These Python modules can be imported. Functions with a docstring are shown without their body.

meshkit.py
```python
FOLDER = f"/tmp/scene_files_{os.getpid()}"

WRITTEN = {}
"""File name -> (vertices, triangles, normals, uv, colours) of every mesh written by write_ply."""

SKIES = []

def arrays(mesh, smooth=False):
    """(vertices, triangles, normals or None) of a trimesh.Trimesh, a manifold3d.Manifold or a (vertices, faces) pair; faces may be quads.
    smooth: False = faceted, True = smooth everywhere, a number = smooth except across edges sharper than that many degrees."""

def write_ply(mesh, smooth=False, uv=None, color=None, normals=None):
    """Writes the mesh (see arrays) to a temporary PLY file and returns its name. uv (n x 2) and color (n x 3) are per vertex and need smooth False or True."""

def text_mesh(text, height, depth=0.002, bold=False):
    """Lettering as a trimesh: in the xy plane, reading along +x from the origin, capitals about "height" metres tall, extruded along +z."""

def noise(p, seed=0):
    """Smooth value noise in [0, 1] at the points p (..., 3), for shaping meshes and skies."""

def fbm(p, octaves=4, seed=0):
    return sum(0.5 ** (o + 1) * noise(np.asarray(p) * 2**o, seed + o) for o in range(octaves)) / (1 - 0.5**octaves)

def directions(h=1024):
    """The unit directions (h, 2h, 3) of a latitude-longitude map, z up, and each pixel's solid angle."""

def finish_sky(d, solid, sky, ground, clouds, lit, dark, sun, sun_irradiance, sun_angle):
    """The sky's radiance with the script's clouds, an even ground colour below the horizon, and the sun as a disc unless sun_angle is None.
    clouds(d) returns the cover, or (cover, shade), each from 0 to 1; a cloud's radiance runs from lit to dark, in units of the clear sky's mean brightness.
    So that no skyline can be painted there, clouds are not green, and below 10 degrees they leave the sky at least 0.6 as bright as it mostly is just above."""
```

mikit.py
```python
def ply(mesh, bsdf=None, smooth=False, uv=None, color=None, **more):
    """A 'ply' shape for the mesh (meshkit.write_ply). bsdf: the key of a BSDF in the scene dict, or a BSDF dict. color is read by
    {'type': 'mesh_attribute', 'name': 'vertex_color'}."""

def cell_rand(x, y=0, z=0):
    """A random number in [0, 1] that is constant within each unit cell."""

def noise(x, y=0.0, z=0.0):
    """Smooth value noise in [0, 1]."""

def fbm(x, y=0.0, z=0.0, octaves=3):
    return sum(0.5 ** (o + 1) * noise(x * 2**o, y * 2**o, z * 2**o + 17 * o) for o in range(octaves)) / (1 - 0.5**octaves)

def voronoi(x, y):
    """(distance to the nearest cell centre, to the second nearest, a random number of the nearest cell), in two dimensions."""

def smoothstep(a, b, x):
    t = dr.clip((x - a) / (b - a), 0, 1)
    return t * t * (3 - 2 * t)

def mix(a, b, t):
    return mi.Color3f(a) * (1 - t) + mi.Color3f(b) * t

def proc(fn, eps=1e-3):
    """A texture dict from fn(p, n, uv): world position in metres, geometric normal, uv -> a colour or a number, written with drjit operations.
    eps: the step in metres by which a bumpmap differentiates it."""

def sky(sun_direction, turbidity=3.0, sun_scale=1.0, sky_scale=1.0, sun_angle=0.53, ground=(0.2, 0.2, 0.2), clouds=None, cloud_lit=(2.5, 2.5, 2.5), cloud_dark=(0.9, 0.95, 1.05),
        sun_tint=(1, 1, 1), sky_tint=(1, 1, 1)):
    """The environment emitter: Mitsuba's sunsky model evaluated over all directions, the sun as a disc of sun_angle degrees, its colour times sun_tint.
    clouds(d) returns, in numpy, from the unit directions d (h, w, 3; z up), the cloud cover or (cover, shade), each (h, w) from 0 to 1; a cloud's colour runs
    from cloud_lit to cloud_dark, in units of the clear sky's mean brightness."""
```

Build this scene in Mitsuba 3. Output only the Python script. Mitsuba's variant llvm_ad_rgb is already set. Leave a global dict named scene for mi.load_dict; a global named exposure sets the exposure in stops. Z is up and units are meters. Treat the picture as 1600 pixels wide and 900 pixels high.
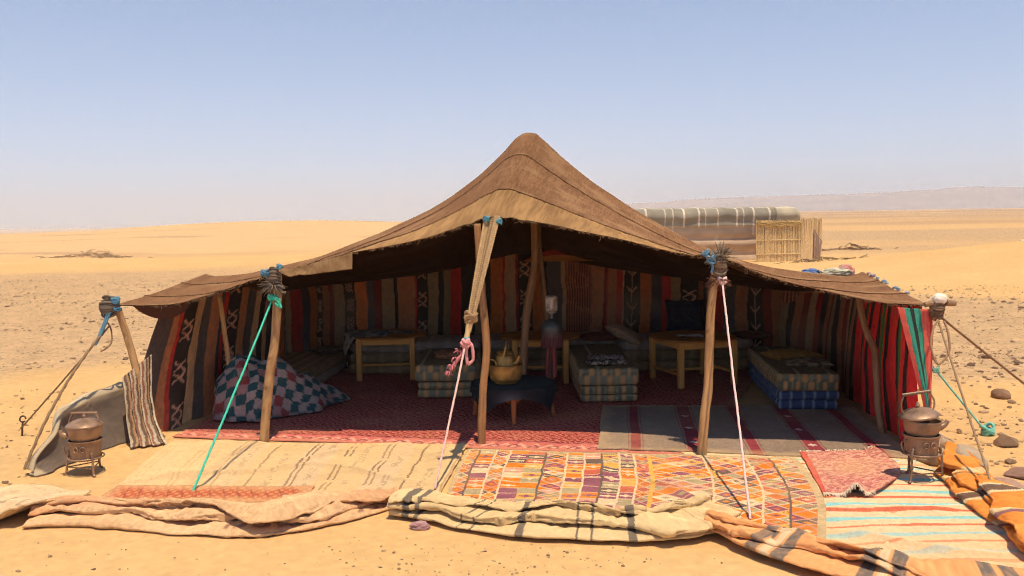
import math, numpy as np, trimesh, drjit as dr, mitsuba as mi, mikit, meshkit
from scipy.interpolate import PchipInterpolator, LinearNDInterpolator
from scipy.spatial import cKDTree
T = mi.ScalarTransform4f
V = lambda *a: np.array(a, float)
scene, labels = {}, {}

# ------------------------------------------------------------------ camera, sky, exposure
exposure = 1.68
pitch, roll = math.radians(4.35), math.radians(0.8)
fw = V(0, math.cos(pitch), -math.sin(pitch))
u0 = np.cross(V(1, 0, 0), fw)
upv = math.cos(roll) * u0 + math.sin(roll) * V(1, 0, 0)
scene['camera'] = {'type': 'perspective', 'fov': 59.49, 'fov_axis': 'x', 'near_clip': 0.05, 'far_clip': 15000.0,
                   'to_world': T().look_at(origin=[0, 0, 2.0], target=(V(0, 0, 2.0) + fw).tolist(), up=upv.tolist()),
                   'medium': {'type': 'ref', 'id': 'air'}}
scene['sky'] = mikit.sky([0.13, -0.24, 1.0], turbidity=3.0, ground=(0.5, 0.36, 0.2), sun_tint=(1.0, 0.94, 0.80), sky_tint=(1.04, 1.06, 1.19))
scene['air'] = {'type': 'homogeneous', 'albedo': {'type': 'rgb', 'value': [0.76, 0.85, 0.99]}, 'sigma_t': 4.2e-4}


# ------------------------------------------------------------------ helpers
def S(r, g, b):
    c = np.array([r, g, b], float) / 255
    return np.where(c < 0.04045, c / 12.92, ((c + 0.055) / 1.055) ** 2.4)


def add(key, shape, label=None, cat=None, group=None, kind=None):
    base, n = key, 0
    while key in scene or any(k.startswith(key + '__') for k in scene):
        n += 1
        key = f'{base}_{n:03d}'
    scene[key] = shape
    tag(key, label, cat, group, kind)
    return key


def tag(key, label=None, cat=None, group=None, kind=None):
    d = {k: v for k, v in (('label', label), ('category', cat), ('group', group), ('kind', kind)) if v}
    if d:
        labels[key] = d


def name_of(base):
    key, n = base, 0
    while key in labels or any(k == key or k.startswith(key + '__') for k in scene):
        n += 1
        key = f'{base}_{n:03d}'
    return key


def nz(*c, seed=0, o=3):
    p = np.stack(np.broadcast_arrays(*[np.asarray(x, float) for x in c] + [0.0] * (3 - len(c))), -1)
    return meshkit.fbm(p + 100.0, o, seed)


def mixc(a, b, t):
    t = np.clip(np.asarray(t, float), 0, 1)[..., None]
    return np.asarray(a) * (1 - t) + np.asarray(b) * t


def sstep(a, b, x):
    t = np.clip((np.asarray(x, float) - a) / (b - a), 0, 1)
    return t * t * (3 - 2 * t)


def hashr(*c):
    h = sum(np.floor(np.asarray(x, float)).astype(np.int64) * m for x, m in zip(c, (374761393, 668265263, 2147483647)))
    h = h & 0xFFFFFFFF
    h = ((h ^ (h >> 13)) * 1274126177) & 0xFFFFFFFF
    h = ((h ^ (h >> 15)) * 2246822519) & 0xFFFFFFFF
    return ((h ^ (h >> 16)) & 0xFFFFFF) / 16777215.0


def curve(pts, n):
    """Catmull-Rom through pts, n samples"""
    p = np.asarray(pts, float)
    d = np.r_[0, np.cumsum(np.linalg.norm(np.diff(p, axis=0), axis=1))]
    t = np.linspace(0, d[-1], n)
    return np.stack([PchipInterpolator(d, p[:, k])(t) for k in range(p.shape[1])], -1)


def grid_faces(n, m, closed_j=False):
    i, j = np.meshgrid(np.arange(n - 1), np.arange(m if closed_j else m - 1), indexing='ij')
    j2 = (j + 1) % m
    q = np.stack([i * m + j, (i + 1) * m + j, (i + 1) * m + j2, i * m + j2], -1).reshape(-1, 4)
    return np.vstack([q[:, [0, 1, 2]], q[:, [0, 2, 3]]])


def grid_normals(P):
    a, b = np.gradient(P, axis=0), np.gradient(P, axis=1)
    n = np.cross(a, b)
    return n / (np.linalg.norm(n, axis=-1, keepdims=True) + 1e-12)


def sheet(P, col, t=0.006, mat='cloth', back=None, coarse=0):
    """A cloth grid (n,m,3) given thickness t as a closed shell, vertex colours (n,m,3)."""
    n, m = P.shape[:2]
    N = grid_normals(P)
    v = np.vstack([(P + N * t / 2).reshape(-1, 3), (P - N * t / 2).reshape(-1, 3)])
    f = grid_faces(n, m)
    k = n * m
    rim = np.r_[np.arange(m), np.arange(1, n) * m + m - 1, (n - 1) * m + np.arange(m - 2, -1, -1), np.arange(n - 2, 0, -1) * m]
    a, b = rim, np.roll(rim, -1)
    side = np.vstack([np.stack([a, b, b + k], -1), np.stack([a, b + k, a + k], -1)])
    if coarse:       # a rug lying flat: its underside needs few faces
        i_, j_ = np.unique(np.r_[np.arange(0, n, coarse), n - 1]), np.unique(np.r_[np.arange(0, m, coarse), m - 1])
        gf = grid_faces(len(i_), len(j_))
        fb = (i_[:, None] * m + j_[None]).reshape(-1)[gf]
    else:
        fb = f
    f = np.vstack([f, fb[:, ::-1] + k, side])
    su = np.r_[0, np.cumsum(np.linalg.norm(np.diff(P[:, m // 2], axis=0), axis=1))]
    sv = np.r_[0, np.cumsum(np.linalg.norm(np.diff(P[n // 2], axis=0), axis=1))]
    uv = np.stack(np.meshgrid(su, sv, indexing='ij'), -1).reshape(-1, 2)
    c = np.broadcast_to(col, P.shape).reshape(-1, 3)
    c2 = c if back is None else np.broadcast_to(back, P.shape).reshape(-1, 3)
    return mikit.ply((v, f), mat, smooth=True, uv=np.vstack([uv, uv]), color=np.clip(np.vstack([c, c2]), 0, 1))


def tube_raw(pts, r, sides=8, cap=True):
    p = np.asarray(pts, float)
    n = len(p)
    t = np.gradient(p, axis=0)
    t /= np.linalg.norm(t, axis=1, keepdims=True) + 1e-12
    a = np.zeros_like(p)
    ref = V(0, 0, 1) if abs(t[0][2]) < 0.9 else V(1, 0, 0)
    for i in range(n):
        ref = ref - t[i] * (ref @ t[i])
        ref /= np.linalg.norm(ref)
        a[i] = ref
    b = np.cross(t, a)
    ang = np.arange(sides) * 2 * np.pi / sides
    r = np.broadcast_to(np.asarray(r, float).reshape((-1, 1)) if np.ndim(r) == 1 else r, (n, sides))
    v = p[:, None] + r[..., None] * (np.cos(ang)[None, :, None] * a[:, None] + np.sin(ang)[None, :, None] * b[:, None])
    f = grid_faces(n, sides, True)[:, ::-1]
    v = v.reshape(-1, 3)
    if cap:
        i = np.arange(sides)
        v = np.vstack([v, p[:1], p[-1:]])
        k = n * sides
        f = np.vstack([f, np.stack([(i + 1) % sides, i, i * 0 + k], -1)[:, ::-1][:, [0, 1, 2]][:, ::-1], np.stack([k - sides + i, k - sides + (i + 1) % sides, i * 0 + k + 1], -1)])
    return v, f


def join(parts):
    vs, fs, cs, k = [], [], [], 0
    for p in parts:
        vs.append(p[0]); fs.append(p[1] + k); k += len(p[0])
        if len(p) > 2: cs.append(p[2])
    return (np.vstack(vs), np.vstack(fs)) + ((np.vstack(cs),) if cs else ())


def solid(parts, mat, col=None, smooth=35):
    """Mesh from raw parts (v,f[,c]); one colour for all or per-vertex colours."""
    if isinstance(parts, tuple): parts = [parts]
    parts = [p if len(p) > 2 else (p[0], p[1], np.broadcast_to(np.asarray(col, float), (len(p[0]), 3))) for p in parts]
    v, f, c = join(parts)
    if smooth is True or smooth is False:
        return mikit.ply((v, f), mat, smooth=smooth, color=np.clip(c, 0, 1))
    m = trimesh.Trimesh(v, f, process=False)
    ang = m.face_normals
    # split every face corner whose neighbours are sharp: use trimesh smooth_shade and carry colour by nearest vertex
    sm = trimesh.graph.smooth_shade(m, angle=np.radians(smooth), facet_minarea=None)
    vv = np.array(sm.vertices)
    idx = cKDTree(v).query(vv)[1]
    return mikit.ply((vv, np.array(sm.faces)), mat, smooth=True, color=np.clip(c[idx], 0, 1))


def box_raw(c, s, bev=0.006, rz=0.0):
    """A box with chamfered edges, centre c, size s."""
    import manifold3d as m3
    s = np.asarray(s, float)
    b = min(bev, s.min() * 0.45)
    pts = []
    for sx in (-1, 1):
        for sy in (-1, 1):
            for sz in (-1, 1):
                h = s / 2 * [sx, sy, sz]
                for k in range(3):
                    q = h - b * np.array([sx, sy, sz]); q[k] = h[k]; pts.append(q)
    m = m3.Manifold.hull_points(np.array(pts)).to_mesh()
    v = np.array(m.vert_properties[:, :3], float)
    cz, sn = math.cos(rz), math.sin(rz)
    v = v @ np.array([[cz, sn, 0], [-sn, cz, 0], [0, 0, 1]]) + np.asarray(c, float)
    return v, np.array(m.tri_verts, int)


def lathe_raw(profile, n=40, c=(0, 0, 0)):
    p = np.asarray(profile, float)
    a = np.arange(n) * 2 * np.pi / n
    v = np.stack([p[:, None, 0] * np.cos(a), p[:, None, 0] * np.sin(a), np.broadcast_to(p[:, None, 1], (len(p), n))], -1)
    f = grid_faces(len(p), n, True)[:, ::-1]
    return v.reshape(-1, 3) + np.asarray(c, float), f


def move(raw, R=None, t=(0, 0, 0)):
    v = raw[0] if R is None else raw[0] @ np.asarray(R).T
    return (v + np.asarray(t, float),) + tuple(raw[1:])


def rotz(a): return np.array([[math.cos(a), -math.sin(a), 0], [math.sin(a), math.cos(a), 0], [0, 0, 1]])
def rotx(a): return np.array([[1, 0, 0], [0, math.cos(a), -math.sin(a)], [0, math.sin(a), math.cos(a)]])
def roty(a): return np.array([[math.cos(a), 0, math.sin(a)], [0, 1, 0], [-math.sin(a), 0, math.cos(a)]])


# ------------------------------------------------------------------ materials
def vcol(): return {'type': 'mesh_attribute', 'name': 'vertex_color'}


def weave(p, n, uv):
    return 0.0045 * mikit.fbm(uv.x * 26, uv.y * 26, 0, 3) + 0.0012 * mikit.noise(uv.x * 160, uv.y * 160)


def plain_bump(p, n, uv):
    return 0.003 * mikit.fbm(p.x * 40, p.y * 40, p.z * 40, 3)


scene['cloth'] = {'type': 'twosided', 'bsdf': {'type': 'bumpmap', 'scale': 1.0, 'tex': mikit.proc(weave, 2e-3),
                  'bsdf': {'type': 'principled', 'base_color': vcol(), 'roughness': 0.95, 'specular': 0.15}}}
scene['matte'] = {'type': 'twosided', 'bsdf': {'type': 'principled', 'base_color': vcol(), 'roughness': 0.9, 'specular': 0.2}}
scene['wood'] = {'type': 'twosided', 'bsdf': {'type': 'principled', 'base_color': vcol(), 'roughness': 0.62, 'specular': 0.35}}
scene['metal'] = {'type': 'twosided', 'bsdf': {'type': 'principled', 'base_color': vcol(), 'roughness': 0.46, 'metallic': 0.45}}


def goat_hair(p, n, uv):
    w = uv.x + 0.02 * mikit.noise(uv.x * 3, uv.y * 3)
    st = 0.6 * mikit.fbm(w * 80, uv.y * 9, 1.0, 3) + 0.25 * mikit.fbm(w * 18, uv.y * 2, 2.0, 3) + 0.15 * mikit.noise(uv.x * 40, uv.y * 110)
    fleck = mikit.smoothstep(0.62, 0.8, mikit.fbm(uv.x * 60, uv.y * 34, 3.0, 3))
    big = mikit.fbm(uv.x * 1.3, uv.y * 1.8, 4.0, 4)
    brown = mikit.mix(mi.Color3f(0.135, 0.068, 0.034), mi.Color3f(0.205, 0.110, 0.057), mikit.smoothstep(0.25, 0.75, st))
    brown = brown * (0.82 + 0.36 * big)
    brown = mikit.mix(brown, mi.Color3f(0.07, 0.034, 0.02), fleck * 0.4)
    brown = mikit.mix(brown, mi.Color3f(0.32, 0.21, 0.115), 0.35 * mikit.smoothstep(0.55, 0.75, mikit.fbm(uv.x * 2.5, uv.y * 5, 6.0, 4)))
    return dr.select(n.z < 0, brown * mi.Color3f(.46, .42, .40), brown)  # underside colour darkened to paint in the shade inside the tent


def pale_hair(p, n, uv):
    w = uv.x + 0.02 * mikit.noise(uv.x * 3, uv.y * 3)
    st = 0.5 * mikit.fbm(w * 70, uv.y * 5, 1.0, 3) + 0.5 * mikit.fbm(w * 14, uv.y * 2.0, 2.0, 3)
    tan = mikit.mix(mi.Color3f(0.19, 0.108, 0.048), mi.Color3f(0.31, 0.185, 0.083), mikit.smoothstep(0.25, 0.75, st))
    tan = tan * (0.85 + 0.3 * mikit.fbm(uv.x * 2, uv.y * 3, 4.0, 3))
    m = mikit.smoothstep(-1.46, -1.43, p.x) * mikit.smoothstep(2.2, 1.6, p.x + 0.3 * (mikit.noise(p.x * 5, p.y * 5) - 0.5))
    c = mikit.mix(goat_hair(p, n, uv), tan, m)
    return dr.select(n.z < 0, c * 0.3, c)  # painted shade: underside of the front band darkened further


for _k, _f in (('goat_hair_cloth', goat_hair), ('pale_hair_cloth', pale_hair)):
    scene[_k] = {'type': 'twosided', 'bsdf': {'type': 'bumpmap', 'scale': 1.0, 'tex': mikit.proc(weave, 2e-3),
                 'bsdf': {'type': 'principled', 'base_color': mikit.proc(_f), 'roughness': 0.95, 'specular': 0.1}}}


# ------------------------------------------------------------------ ground
def far_slope(a):
    return np.interp(a, [-0.8, -0.57, -0.45, -0.33, -0.24, -0.1, 0.1, 0.25, 0.57, 0.8], [-.0075, -.0062, -.0055, -.0042, -.0025, 0.0, .003, .0065, .0062, .006])


def micro(x, y):
    return 0.036 * (nz(x * 1.3, y * 1.3, seed=5) - 0.5) + 0.016 * (nz(x * 5, y * 5, seed=6, o=2) - 0.5)


def ground_h(x, y):
    x, y = np.asarray(x, float), np.asarray(y, float)
    d = np.hypot(x, y)
    a = x / np.maximum(np.abs(y), 1.0)
    fl = np.maximum(np.maximum(np.abs(x) - 3.2, 0) / 1.5, np.maximum(np.maximum(4.9 - y, 0), np.maximum(y - 12.5, 0)) / 1.2)
    z = micro(x, y) * np.clip(0.25 + fl, 0, 1.0)
    z = z + 0.25 * (nz(x * 0.11, y * 0.11, seed=9, o=3) - 0.5) * sstep(13, 26, d) * (1 - .9 * np.exp(-((x - 10) / 7) ** 2 - ((y - 40) / 6) ** 2))
    front = (y > 0)
    # pale sand mound right behind the tent, dune belt at left
    z = z + front * 0.95 * np.exp(-((x - 21.5) / 7.0) ** 2 - ((y - 33.5) / 5.5) ** 2)
    left = sstep(0.15, -0.2, a)
    crest = np.interp(a, [-0.7, -0.57, -0.46, -0.38, -0.3, -0.2, -0.1, 0.0], [1.0, 1.25, 1.5, 2.0, 2.35, 2.5, 2.3, 1.8])
    wob = 1 + 0.25 * (nz(x * 0.05, y * 0.02, seed=14) - 0.5)
    z = z + front * left * crest * wob * sstep(44, 140, d) * (1 - sstep(150, 420, d)) 
    z = z + front * left * .55 * (nz(x * 0.045, y * 0.03, seed=18, o=4) - .5) * sstep(46, 75, d) * (1 - sstep(170, 300, d))
    z = z + front * far_slope(a) * np.minimum(np.maximum(d - 60, 0), 1500) * sstep(60, 260, d)
    z = z + 0.8 * (nz(x * 0.02, y * 0.02, seed=17) - 0.5) * sstep(60, 300, d) * np.where(front, sstep(-0.2, 0.2, a), 1)
    return z


def hyper(lo, hi, n, c):
    a, b = np.arcsinh(lo / c), np.arcsinh(hi / c)
    return c * np.sinh(np.linspace(a, b, n))


gx = hyper(-4200, 4200, 480, 3.5)
gy = 6.5 + hyper(-60, 4400, 420, 3.5)
X, Y = np.meshgrid(gx, gy, indexing='ij')
Zg = ground_h(X, Y)
ground_ip = lambda x, y: ground_h(x, y)


def gravel_mask(x, y):
    """drjit: 1 where stones lie on the sand"""
    n1 = mikit.fbm(x * 0.12, y * 0.16, 3.0, 4)
    n2 = mikit.fbm(x * 0.5, y * 0.6, 7.0, 3)
    d = dr.sqrt(x * x + y * y)
    w = d * (1 + 0.35 * (n1 - 0.5)) + 1.5 * (n2 - 0.5)
    left = mikit.smoothstep(13.5, 16.5, w) * (1 - mikit.smoothstep(36, 50, w))
    right = mikit.smoothstep(10.5, 14.5, w) * (1 - mikit.smoothstep(22.0, 27.0, w))
    far = mikit.smoothstep(40, 55, w) * (0.35 + 0.65 * mikit.smoothstep(0.42, 0.6, mikit.fbm(x * 0.006, y * 0.03, 5.0, 4)))
    a = x / dr.maximum(y, 1.0)
    side = mikit.smoothstep(0.05, 0.25, a)
    m = left * (1 - side) + dr.maximum(right, far) * side
    nearr = mikit.smoothstep(3.2, 4.2, x) * (1 - mikit.smoothstep(12, 15, d)) * 0.35 * mikit.smoothstep(0.4, 0.65, n2)
    nearl = mikit.smoothstep(-3.9, -4.6, x) * (1 - mikit.smoothstep(9, 10.5, d)) * 0.4 * mikit.smoothstep(0.35, 0.6, n2)
    return dr.clip(m + nearr + nearl, 0, 1)


def sand_color(p, n, uv):
    m = gravel_mask(p.x, p.y)
    big = mikit.fbm(p.x * 0.7, p.y * 0.9, 1.0, 4)
    fine = mikit.fbm(p.x * 18, p.y * 18, 2.0, 3)
    sand = mikit.mix(mi.Color3f(0.59, 0.375, 0.165), mi.Color3f(0.67, 0.45, 0.215), big)
    sand = sand * (0.88 + 0.24 * fine)
    grav = mikit.mix(mi.Color3f(0.40, 0.275, 0.165), mi.Color3f(0.58, 0.40, 0.225), mikit.fbm(p.x * 3, p.y * 3.5, 4.0, 4))
    grav = grav * (0.8 + 0.4 * fine)
    d1, d2, r = mikit.voronoi(p.x * 9, p.y * 9)
    speck = mikit.smoothstep(0.30, 0.16, d1) * dr.select(r > 0.72, 1.0, 0.0)
    grav = mikit.mix(grav, mi.Color3f(0.24, 0.165, 0.11), speck * 0.8)
    streak = mikit.smoothstep(0.45, 0.62, mikit.fbm(p.x * 0.004, p.y * 0.02, 9.0, 4)) * mikit.smoothstep(60, 150, dr.sqrt(p.x * p.x + p.y * p.y)) * mikit.smoothstep(0.05, 0.2, p.x / dr.maximum(p.y, 1.0))
    c = mikit.mix(sand, grav, m)
    duned = mikit.smoothstep(50, 70, dr.sqrt(p.x * p.x + p.y * p.y)) * mikit.smoothstep(0.0, -0.1, p.x / dr.maximum(p.y, 1.0))
    patch = mikit.smoothstep(0.60, 0.72, mikit.fbm(p.x * 0.05, p.y * 0.16, 11.0, 4)) * duned
    c = mikit.mix(c, mi.Color3f(0.62, 0.44, 0.27), duned * 0.5)
    c = mikit.mix(c, mi.Color3f(0.40, 0.26, 0.17), patch * 0.6)
    return mikit.mix(c, mi.Color3f(0.36, 0.23, 0.15), streak * 0.5)


def sand_bump(p, n, uv):
    m = gravel_mask(p.x, p.y)
    d1, d2, r = mikit.voronoi(p.x * 2.6, p.y * 2.2)
    dent = mikit.smoothstep(0.30, 0.05, d1) * dr.select(r > 0.55, 1.0, 0.0)
    return -0.020 * dent + 0.018 * mikit.fbm(p.x * 8, p.y * 10, 0, 4) * (0.55 + m) + 0.003 * mikit.noise(p.x * 70, p.y * 70)


scene['sand'] = {'type': 'bumpmap', 'scale': 1.0, 'tex': mikit.proc(sand_bump, 4e-3),
                 'bsdf': {'type': 'diffuse', 'reflectance': mikit.proc(sand_color)}}
add('sand_ground', mikit.ply((np.stack([X, Y, Zg], -1).reshape(-1, 3), grid_faces(len(gx), len(gy))), 'sand', smooth=True,
                             uv=np.stack([X, Y], -1).reshape(-1, 2)), 'pale orange desert sand with belts of brown gravel', None, None, 'structure')

# far hills: long low mesa on the right horizon
ha = np.linspace(-0.8, 1.1, 460)
hv = np.linspace(0, 1, 40)
A_, Vv = np.meshgrid(ha, hv, indexing='ij')
dist = 2500 + 900 * Vv
topz = np.interp(ha, [-0.8, -.5, -.4, -.32, -.24, -0.12, 0.0, 0.14, 0.22, 0.3, 0.4, 0.5, 0.57, 0.7, 1.1], [-12, -12, -12, -12, -12, -4, 22, 44, 56, 58, 68, 80, 82, 90, 60])
topz = topz * (1 + 0.10 * (nz(ha * 9, seed=3, o=4) - 0.5))
hz = -10 + (topz[:, None] + 10) * sstep(0, 0.55, Vv) * (1 - 0.9 * sstep(0.75, 1.0, Vv)) * (0.94 + 0.12 * nz(A_ * 30, Vv * 6, seed=4))
HP = np.stack([A_ * dist, dist, hz + far_slope(A_) * 1440], -1)
add('hills', mikit.ply((HP.reshape(-1, 3), grid_faces(460, 40)[:, ::-1]), 'matte', smooth=True, color=np.tile(np.clip(mixc(V(.22, .15, .12), V(.30, .22, .17), nz(A_ * 40, Vv * 12, seed=8)), 0, 1).reshape(-1, 3), (1, 1))),
    'long low mesa fading into haze along the horizon', None, None, 'structure')

# haze box
scene['haze'] = {'type': 'cube', 'to_world': T().translate([0, 2150, 35]).scale([4600, 2350, 85]), 'bsdf': {'type': 'null'}, 'interior': {'type': 'ref', 'id': 'air'}}
labels['haze'] = {'label': 'thin dusty haze over the desert', 'kind': 'stuff'}

# ------------------------------------------------------------------ the tent
Fp = np.array([(-3.62, 8.15, 1.27), (-3.4, 8.22, 1.262), (-3.2, 8.25, 1.265), (-2.9, 8.25, 1.32), (-2.3, 8.15, 1.50), (-2.12, 8.1, 1.57), (-1.95, 8.15, 1.60), (-1.42, 8.05, 1.73),
               (-.85, 7.95, 1.825), (-.3, 7.9, 1.99), (-.17, 7.88, 2.025), (.15, 7.88, 1.985), (.57, 7.85, 1.90), (1.1, 7.75, 1.78), (1.55, 7.6, 1.675), (1.72, 7.5, 1.66), (2.1, 7.5, 1.51),
               (2.7, 7.45, 1.35), (3.1, 7.35, 1.27), (3.4, 7.25, 1.255)])
Cp = np.array([(-3.45, 10.1, 1.44), (-3.3, 10.05, 1.41), (-3.1, 10.1, 1.42), (-2.55, 10.2, 1.53), (-2.2, 10.2, 1.61), (-1.9, 10.25, 1.72), (-1.18, 10.3, 2.01), (-.735, 10.3, 2.24), (-.37, 10.3, 2.50),
               (-.07, 10.3, 2.77), (.11, 10.3, 2.95), (.2, 10.3, 2.985), (.28, 10.3, 2.98), (.37, 10.3, 2.915), (.59, 10.3, 2.71), (.96, 10.3, 2.41), (1.36, 10.3, 2.136), (1.84, 10.3, 1.85), (2.2, 10.3, 1.665),
               (2.8, 10.3, 1.455), (3.1, 10.2, 1.39), (3.5, 10.1, 1.345), (3.85, 10.25, 1.31), (4.08, 10.4, 1.34)])
Bp = np.array([(-3.5, 11.6, 1.02), (-2.7, 12.45, 1.12), (-1.3, 12.75, 1.18), (0, 12.9, 1.33), (1.3, 12.8, 1.24), (2.7, 12.45, 1.12), (3.95, 11.7, .98)])


def para(K, u):
    x = K[0, 0] + (K[-1, 0] - K[0, 0]) * u
    return np.stack([x, PchipInterpolator(K[:, 0], K[:, 1])(x), PchipInterpolator(K[:, 0], K[:, 2])(x)], -1)


def roof_points(u, v):
    """u (n) across, v (m) from 0 front edge over 1 crest to 2 back edge"""
    F, C, B = para(Fp, u), para(Cp, u), para(Bp, u)
    v = np.asarray(v)[None, :, None]
    a, b = np.clip(v, 0, 1), np.clip(v - 1, 0, 1)
    P = np.where(v <= 1, F[:, None] * (1 - a) + C[:, None] * a, C[:, None] * (1 - b) + B[:, None] * b)
    U = u[:, None] * np.ones_like(v[..., 0])
    sag = (0.012 + 0.058 * sstep(0.02, 0.2, U) * sstep(.98, .85, U)) * np.sin(np.pi * a[..., 0]) * (1 - np.exp(-((U - 0.49) / 0.14) ** 2) * 0.95) + 0.10 * np.sin(np.pi * b[..., 0])
    P[..., 2] -= sag
    x, y = P[..., 0], P[..., 1]
    P[..., 2] += 0.018 * (nz(x * 1.6, y * 1.6, seed=21) - 0.5) + 0.008 * (nz(x * 7, y * 3, seed=22, o=2) - 0.5)
    # puckers radiating from the tie points along the front edge
    for px in (-2.12, -.17, 1.72):
        w = np.exp(-((x - px) / 0.28) ** 2) * np.exp(-np.clip(v[..., 0], 0, 2) * 5)
        P[..., 2] += 0.010 * w * np.sin((x - px) * 42)
    return P


uu = np.linspace(0, 1, 300)
allP = roof_points(np.linspace(0, 1, 140), np.linspace(0, 2, 60))
roof_z = LinearNDInterpolator(allP.reshape(-1, 3)[:, :2], allP.reshape(-1, 3)[:, 2])
_rk = cKDTree(allP.reshape(-1, 3)[:, :2])


def roofz(x, y):
    z = roof_z(x, y)
    near = allP.reshape(-1, 3)[_rk.query(np.stack([x, y], -1))[1], 2]
    return np.where(np.isnan(z), near, z)


tent = 'nomad_tent'
tag(tent, 'large brown woven goat hair nomad tent with striped cloth walls and an open front', 'tent')
bands = [(0.0, 0.27, (0.37, 0.225, 0.10)), (0.27, 0.68, (0.17, 0.088, 0.044)), (0.68, 1.08, (0.175, 0.09, 0.046)), (1.08, 1.55, (0.16, 0.09, 0.05)), (1.55, 2.0, (0.17, 0.09, 0.05))]
for k, (v0, v1, c) in enumerate(bands):
    nv = max(16, int((v1 - v0) * 70))
    vv = np.linspace(v0, v1, nv)
    P = roof_points(uu, vv)
    U, W = np.meshgrid(uu, vv, indexing='ij')
    e = np.exp(-((W - v0) / 0.008) ** 2) * (k > 0) + np.exp(-((W - v1) / 0.008) ** 2)
    P[..., 2] += 0.006 * e + (0.010 * np.exp(-(W - v0) / 0.02) if k in (1, 2) else 0)
    col = V(.2, .11, .06)
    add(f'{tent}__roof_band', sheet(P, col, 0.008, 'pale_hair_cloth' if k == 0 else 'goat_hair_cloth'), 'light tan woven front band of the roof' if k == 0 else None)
rng = np.random.default_rng(11)
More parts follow.
